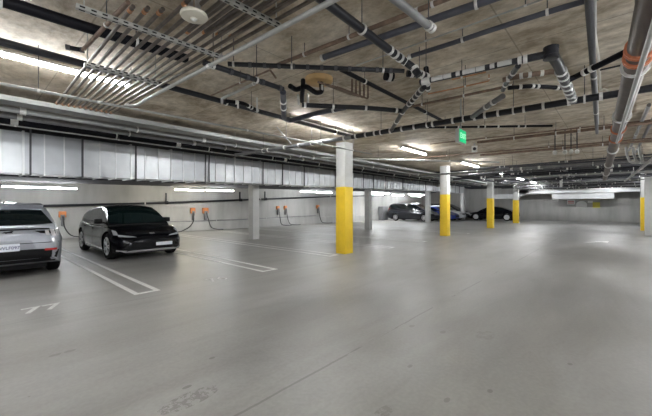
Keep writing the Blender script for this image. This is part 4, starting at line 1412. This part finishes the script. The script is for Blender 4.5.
def make_car(sp, loc, rz, label):
    r = empty('car', loc, label, 'car', None, rz)
    bm = car_shell(sp)
    bvh = BVHTree.FromBMesh(bm)
    link_mesh('body', bm, M[sp['paint']], r, smooth=38)
    L, R = sp['L'], sp['R']
    wmid = interp(sp['width'], 0)
    add = lambda name, bm_, mm, sm=40: link_mesh(name, bm_, M[mm], r, smooth=sm)
    # underside between the wheels
    bm = bmesh.new()
    add_box(bm, (-L / 2 + 0.25, -wmid + 0.30, 0.17), (L / 2 - 0.25, wmid - 0.30, 0.75))
    for xa, xb in ((sp['wheels'][0] + R * 1.2, sp['wheels'][1] - R * 1.2),):
        add_box(bm, (xa, -wmid + 0.08, 0.17), (xb, wmid - 0.08, 0.5))
    add('underbody', bm, 'trim', 0)
    for xc in sp['wheels']:
        for s in (-1, 1):
            yw = s * (interp(sp['width'], xc) * 0.975 - 0.11)
            wheel(r, xc, yw, R, s, sp.get('spokes', 5), sp.get('rim', 'rim'))
    # glass
    for k, (name, axis, top, bot) in enumerate(sp['glass']):
        add(name, drape(bvh, axis, top, bot, m=8, off=0.005, n=20), 'windshield_glass' if name == 'windshield' else 'car_glass')
        if axis == '+y':
            add(name, drape(bvh, '-y', top, bot, m=8, off=0.005, n=20), 'car_glass')
    for (name, axis, top, bot, mm, *rest) in sp['patches']:
        off = rest[0] if rest else 0.007
        add(name, drape(bvh, axis, top, bot, m=3, off=off, n=12), mm)
        if name in ('headlight', 'taillight', 'fog_light', 'reflector', 'light_trim', 'light_bar', 'air_intake'):
            flip = lambda pl: [(-a, b) for a, b in pl]
            add(name, drape(bvh, axis, flip(top), flip(bot), m=3, off=off, n=12), mm)
        elif axis == '+y':
            add(name, drape(bvh, '-y', top, bot, m=3, off=off, n=12), mm)
    # door mirrors
    mx, mz = sp['mirror']
    for s in (-1, 1):
        hit = bvh.ray_cast(V((mx, s * 4, mz - 0.04)), V((0, -s, 0)))[0]
        yy = abs(hit.y) if hit else wmid
        bm = bmesh.new()
        add_box(bm, (mx - 0.07, s * (yy + 0.05) - 0.0 if s > 0 else -(yy + 0.25), mz - 0.06), (mx + 0.09, (yy + 0.25) if s > 0 else -(yy + 0.05), mz + 0.09), 0, 0.045)
        add_obox(bm, V((mx, s * (yy - 0.04), mz - 0.05)), V((mx, s * (yy + 0.10), mz - 0.01)), 0.07, 0.04)
        add('mirror', bm, sp.get('mirror_m', sp['paint']))
    # seams of the doors and their handles
    for xd in sp['doors']:
        for s in ('+y', '-y'):
            zt, zb = interp(sp['deck'], xd) - 0.10, 0.32
            add('door_seam', drape(bvh, s, [(xd - 0.006, zt), (xd - 0.02, zb)], [(xd + 0.006, zt), (xd - 0.008, zb)], m=1, off=0.0015, n=10), 'trim')
    for xd in sp['handles']:
        zt = interp(sp['deck'], xd) - 0.16
        for s in ('+y', '-y'):
            add('door_handle', drape(bvh, s, [(xd - 0.10, zt + 0.015), (xd + 0.10, zt + 0.015)], [(xd - 0.10, zt - 0.015), (xd + 0.10, zt - 0.015)], m=1, off=0.018, n=6), sp['paint'])
    return r, bvh


def sym(pl):
    return pl


# --- the black hatchback, nose to the aisle
EV = dict(L=4.68, R=0.37, wheels=(-1.47, 1.43), paint='car_black', rim='rim', spokes=5, crease=0.62,
          width=[(-2.34, .66), (-2.28, .78), (-2.1, .87), (-1.5, .945), (-0.8, .93), (0.3, .925), (1.3, .945), (1.8, .92), (2.1, .84), (2.26, .73), (2.34, .60)],
          sill=[(-2.34, .50), (-2.2, .32), (-1.9, .24), (-1, .22), (1, .22), (1.9, .22), (2.2, .23), (2.34, .30)],
          deck=[(-2.34, .88), (-2.26, 1.02), (-2.0, 1.06), (-1.4, 1.03), (-0.6, 0.98), (0.4, .965), (1.0, .965), (1.4, .93), (1.8, .85), (2.1, .765), (2.26, .69), (2.34, .60)],
          roof=[(-2.12, 1.05), (-1.7, 1.26), (-1.2, 1.43), (-0.6, 1.52), (-0.1, 1.545), (0.25, 1.52), (0.6, 1.41), (1.25, 0.97)],
          roof_w=0.73, cab_w=0.90, drop=0.08,
          glass=[('windshield', '+z', [(0.36, 0.61), (0.40, 0.30), (0.40, -0.30), (0.36, -0.61)], [(1.15, 0.79), (1.22, 0.35), (1.22, -0.35), (1.15, -0.79)]),
                 ('rear_window', '+z', [(-1.28, 0.46), (-1.28, -0.46)], [(-1.98, 0.62), (-1.98, -0.62)]),
                 ('side_window', '+y', [(-1.62, 1.19), (-1.1, 1.345), (-0.5, 1.44), (0.0, 1.45), (0.33, 1.395), (0.75, 1.19), (1.0, 1.035)], [(-1.62, 1.10), (-0.9, 1.05), (0.0, 1.01), (0.95, 0.99)])],
          patches=[('headlight', '+x', [(0.48, .665), (0.66, .69), (0.80, .715)], [(0.42, .64), (0.60, .645), (0.80, .665)], 'head', 0.008),
                   ('light_bar', '+x', [(0.78, .80), (0.86, .83)], [(0.80, .70), (0.865, .70)], 'head', 0.010),
                   ('grille', '+x', [(-0.44, .635), (0.44, .635)], [(-0.44, .605), (0.44, .605)], 'trim', 0.006),
                   ('lower_grille', '+x', [(-0.62, .50), (0.62, .50)], [(-0.74, .34), (0.74, .34)], 'trim', 0.006),
                   ('chrome_strip', '+x', [(-0.84, .315), (-0.60, .285), (0.60, .285), (0.84, .315)], [(-0.84, .275), (-0.60, .24), (0.60, .24), (0.84, .275)], 'chrome', 0.02),
                   ('sill_strip', '+y', [(-0.95, .30), (0.95, .27)], [(-0.95, .265), (0.95, .235)], 'chrome', 0.008),
                   ('taillight', '-x', [(0.30, .93), (0.72, .93)], [(0.30, .88), (0.72, .80)], 'tail')],
          mirror=(0.78, 1.04), mirror_m='trim', doors=(1.0, -0.05, -1.05), handles=(-0.25, -1.18))
car1, bv1 = make_car(EV, (3.60, 12.1, 0), -PI / 2, 'black glossy hatchback parked nose out between the double stall lines')
# number plate, set in the right half of the nose, and the maker's letters
def nose_point(bv, y, z):
    return bv.ray_cast(V((6, y, z)), V((-1, 0, 0)))


h = nose_point(bv1, 0.30, 0.43)
pl = link_mesh('number_plate', drape(bv1, '+x', [(0.06, .475), (0.50, .475)], [(0.06, .385), (0.50, .385)], m=2, off=0.03, n=6), M['plate'], car1)
h = nose_point(bv1, 0.0, 0.72)
tilt = Matrix.Translation(h[0] + h[1] * 0.012) @ Matrix(((0, h[1].z * -1, h[1].x, 0), (1, 0, 0, 0), (0, h[1].x, h[1].z, 0), (0, 0, 0, 1)))
text_obj('emblem', 'KIA', 0.085, 0.004, M['chrome'], car1, tilt, bold=0.002)

# --- the silver crossover, tail to the aisle
SU = dict(L=4.70, R=0.375, wheels=(-1.45, 1.53), paint='car_silver', rim='rim_dark', spokes=5, crease=0.72,
          width=[(-2.35, .70), (-2.30, .79), (-2.15, .87), (-1.6, .945), (-0.8, .925), (0.3, .92), (1.3, .94), (1.8, .92), (2.1, .83), (2.28, .70), (2.35, .56)],
          sill=[(-2.35, .40), (-2.25, .30), (-1.95, .25), (-1, .23), (1, .23), (1.9, .23), (2.2, .24), (2.35, .32)],
          deck=[(-2.35, .92), (-2.28, 1.03), (-2.1, 1.07), (-1.5, 1.09), (-0.6, 1.04), (0.4, 1.02), (1.0, 1.01), (1.5, .97), (2.0, .86), (2.25, .74), (2.35, .60)],
          roof=[(-2.20, 1.06), (-2.10, 1.20), (-1.95, 1.36), (-1.80, 1.455), (-1.5, 1.515), (-0.9, 1.57), (-0.2, 1.60), (0.25, 1.56), (0.6, 1.45), (1.2, 1.02)],
          roof_w=0.66, cab_w=0.90, drop=0.08,
          glass=[('windshield', '+z', [(0.38, 0.52), (0.40, -0.52)], [(1.12, 0.74), (1.12, -0.74)]),
                 ('rear_window', '-x', [(-0.56, 1.40), (-0.3, 1.425), (0.3, 1.425), (0.56, 1.40)], [(-0.72, 1.12), (-0.4, 1.10), (0.4, 1.10), (0.72, 1.12)]),
                 ('side_window', '+y', [(-1.65, 1.22), (-1.1, 1.38), (-0.4, 1.43), (0.2, 1.40), (0.6, 1.24), (0.85, 1.10)], [(-1.75, 1.15), (-0.9, 1.10), (0.0, 1.06), (0.85, 1.04)])],
          patches=[('light_trim', '-x', [(-0.80, 0.985), (-0.40, 0.975)], [(-0.80, 0.895), (-0.50, 0.925)], 'trim', 0.004),
                   ('taillight', '-x', [(-0.80, 0.98), (-0.745, 0.98)], [(-0.80, 0.85), (-0.755, 0.86)], 'tail_clear', 0.016),
                   ('taillight', '-x', [(-0.725, 0.985), (-0.655, 0.985)], [(-0.735, 0.855), (-0.67, 0.865)], 'tail_clear', 0.016),
                   ('taillight', '-x', [(-0.63, 0.98), (-0.565, 0.98)], [(-0.64, 0.87), (-0.58, 0.88)], 'tail_clear', 0.016),
                   ('tail_crease', '-x', [(-0.78, 1.025), (0.78, 1.025)], [(-0.78, 1.00), (0.78, 1.00)], 'trim', 0.004),
                   ('spoiler', '-x', [(-0.58, 1.475), (0.58, 1.475)], [(-0.60, 1.435), (0.60, 1.435)], 'car_silver', 0.09),
                   ('lower_bumper', '-x', [(-0.80, 0.56), (-0.5, 0.60), (0.5, 0.60), (0.80, 0.56)], [(-0.74, 0.33), (0.74, 0.33)], 'trim', 0.012),
                   ('plate_recess', '-x', [(-0.34, 0.80), (0.34, 0.80)], [(-0.42, 0.615), (0.42, 0.615)], 'car_silver', 0.003),
                   ('bumper_band', '-x', [(-0.80, 0.735), (0.80, 0.735)], [(-0.80, 0.72), (0.80, 0.72)], 'trim', 0.004),
                   ('reflector', '-x', [(-0.76, 0.60), (-0.56, 0.60)], [(-0.76, 0.555), (-0.56, 0.555)], 'reflector', 0.016),
                   ('sill_cladding', '+y', [(-1.0, 0.40), (1.0, 0.38)], [(-1.0, .26), (1.0, .26)], 'trim', 0.010),
                   ('headlight', '+x', [(0.50, .75), (0.72, .78)], [(0.50, .66), (0.72, .66)], 'head')],
          mirror=(0.72, 1.10), doors=(0.95, -0.10, -1.10), handles=())
car2, bv2 = make_car(SU, (0.60, 11.42, 0), PI / 2, 'silver crossover seen from behind at the left edge of the photo')
def tail_frame(bv, y, z, off):
    loc, nor, _, _ = bv.ray_cast(V((-6, y, z)), V((1, 0, 0)))
    if nor.x > 0:
        nor = -nor
    xa = V((0, -1, 0))
    ya = nor.cross(xa).normalized()
    if ya.z < 0:
        ya = -ya
    mt = Matrix((xa, ya, xa.cross(ya))).transposed().to_4x4()
    return Matrix.Translation(loc + nor * off) @ mt


mt = tail_frame(bv2, 0.0, 0.66, 0.02)
bm = box_bm((-0.17, -0.075, 0), (0.17, 0.075, 0.012), 0.004)
bm.transform(mt)
npl = link_mesh('number_plate', bm, M['plate'], car2)
text_obj('plate_number', '8WLF097', 0.085, 0.001, M['plate_ink'], npl, mt @ Matrix.Translation((0, -0.005, 0.0135)), bold=0.001)
# small dark running emblem on the tailgate
mt = tail_frame(bv2, 0.0, 0.955, 0.006)
bm = bmesh.new()
sil = [(-0.085, 0.0), (-0.05, 0.022), (-0.01, 0.020), (0.03, 0.032), (0.06, 0.040), (0.085, 0.022), (0.055, 0.012), (0.07, -0.015), (0.04, -0.004), (0.0, -0.004), (-0.04, -0.022), (-0.035, -0.002)]
a_ = [bm.verts.new((x, y, 0)) for x, y in sil]
b_ = [bm.verts.new((x, y, 0.008)) for x, y in sil]
bm.faces.new(a_); bm.faces.new(b_)
for k in range(len(sil)):
    bm.faces.new((a_[k], a_[(k + 1) % len(sil)], b_[(k + 1) % len(sil)], b_[k]))
bm.transform(mt)
link_mesh('emblem', bm, M['trim'], car2, smooth=0)
bm = bmesh.new()
add_tube(bm, [V((-1.35, 0, 1.50)), V((-1.36, 0, 1.56)), V((-1.50, 0, 1.60))], [0.045, 0.03, 0.01], 10)
link_mesh('roof_aerial', bm, M['trim'], car2)

# --- the far row
VAN = dict(L=5.0, R=0.36, wheels=(-1.52, 1.55), paint='car_dark', rim='rim', spokes=7,
           width=[(-2.5, .80), (-2.42, .90), (-2.1, .96), (-1, .98), (1.2, .98), (1.9, .93), (2.25, .82), (2.5, .60)],
           sill=[(-2.5, .40), (-2.3, .28), (2.2, .24), (2.5, .34)],
           deck=[(-2.5, 1.0), (-2.42, 1.10), (-1, 1.12), (1.0, 1.08), (1.6, 1.05), (2.1, .95), (2.35, .80), (2.5, .62)],
           roof=[(-2.45, 1.10), (-2.38, 1.40), (-2.25, 1.66), (-2.0, 1.76), (-1.0, 1.81), (0.1, 1.80), (0.55, 1.70), (1.0, 1.45), (1.65, 1.06)],
           roof_w=0.74, cab_w=0.94, drop=0.09,
           glass=[('windshield', '+z', [(0.65, 0.60), (0.65, -0.60)], [(1.52, 0.76), (1.52, -0.76)]),
                  ('rear_window', '-x', [(-0.62, 1.62), (0.62, 1.62)], [(-0.72, 1.20), (0.72, 1.20)]),
                  ('side_window', '+y', [(-2.15, 1.56), (-1.0, 1.66), (0.1, 1.64), (0.6, 1.52), (1.15, 1.22)], [(-2.2, 1.18), (-1.0, 1.18), (0.0, 1.16), (1.2, 1.13)])],
           patches=[('headlight', '+x', [(0.55, .86), (0.80, .92)], [(0.50, .72), (0.80, .74)], 'head'),
                    ('grille', '+x', [(-0.5, .78), (0.5, .78)], [(-0.5, .62), (0.5, .62)], 'chrome'),
                    ('lower_grille', '+x', [(-0.6, .50), (0.6, .50)], [(-0.6, .38), (0.6, .38)], 'trim'),
                    ('taillight', '-x', [(0.72, 1.3), (0.85, 1.3)], [(0.72, .95), (0.85, .95)], 'tail')],
           mirror=(1.0, 1.18), doors=(1.0, 0.0, -1.1), handles=(-0.15, -0.3))
make_car(VAN, (30.5, 15.4, 0), -PI / 2, 'dark charcoal minivan in the far row, left of the other far cars')
SED = dict(EV)
SED.update(L=4.68, rim='rim', spokes=6, paint='car_black',
           deck=[(-2.34, .80), (-2.26, .96), (-2.0, 1.02), (-1.4, 1.02), (-0.6, 0.96), (0.4, .94), (1.0, .94), (1.4, .92), (1.8, .86), (2.1, .77), (2.26, .69), (2.34, .58)],
           roof=[(-1.85, 1.01), (-1.4, 1.20), (-0.9, 1.38), (-0.4, 1.45), (0.0, 1.455), (0.3, 1.42), (0.65, 1.29), (1.25, 0.95)],
           glass=[('windshield', '+z', [(0.42, 0.50), (0.42, -0.50)], [(1.17, 0.74), (1.17, -0.74)]),
                  ('rear_window', '+z', [(-1.0, 0.48), (-1.0, -0.48)], [(-1.72, 0.62), (-1.72, -0.62)]),
                  ('side_window', '+y', [(-1.3, 1.14), (-0.8, 1.31), (-0.3, 1.34), (0.2, 1.30), (0.85, 1.01)], [(-1.36, 1.09), (-0.6, 1.02), (0.85, 0.98)])],
           patches=[('headlight', '+x', [(0.50, .70), (0.68, .74), (0.80, .75)], [(0.44, .60), (0.60, .58), (0.80, .60)], 'head'),
                    ('grille', '+x', [(-0.40, .60), (0.40, .60)], [(-0.46, .36), (0.46, .36)], 'trim'),
                    ('taillight', '-x', [(0.40, .92), (0.70, .92)], [(0.40, .80), (0.70, .78)], 'tail')])
make_car(SED, (36.9, 9.65, 0), PI / 2 + 0.02, 'black sedan parked across the far end behind two yellow columns')
BL = dict(SED)
BL.update(paint='car_blue')
make_car(BL, (33.0, 14.25, 0), -PI / 2, 'bright blue car in the far row, half hidden behind a yellow column')
SUVW = dict(SU)
SUVW.update(paint='car_white', patches=[p for p in SU['patches'] if p[0] in ('headlight', 'sill_cladding', 'tail_crease', 'lower_bumper')] + [('grille', '+x', [(-0.45, .72), (0.45, .72)], [(-0.45, .58), (0.45, .58)], 'trim')])
make_car(SUVW, (35.15, 14.3, 0), -PI / 2, 'white car in the far row, just behind the blue car')
SUVB = dict(VAN)
SUVB.update(paint='car_black')
make_car(SUVB, (38.0, 14.95, 0), -PI / 2, 'tall black vehicle in the far row, behind the black sedan')
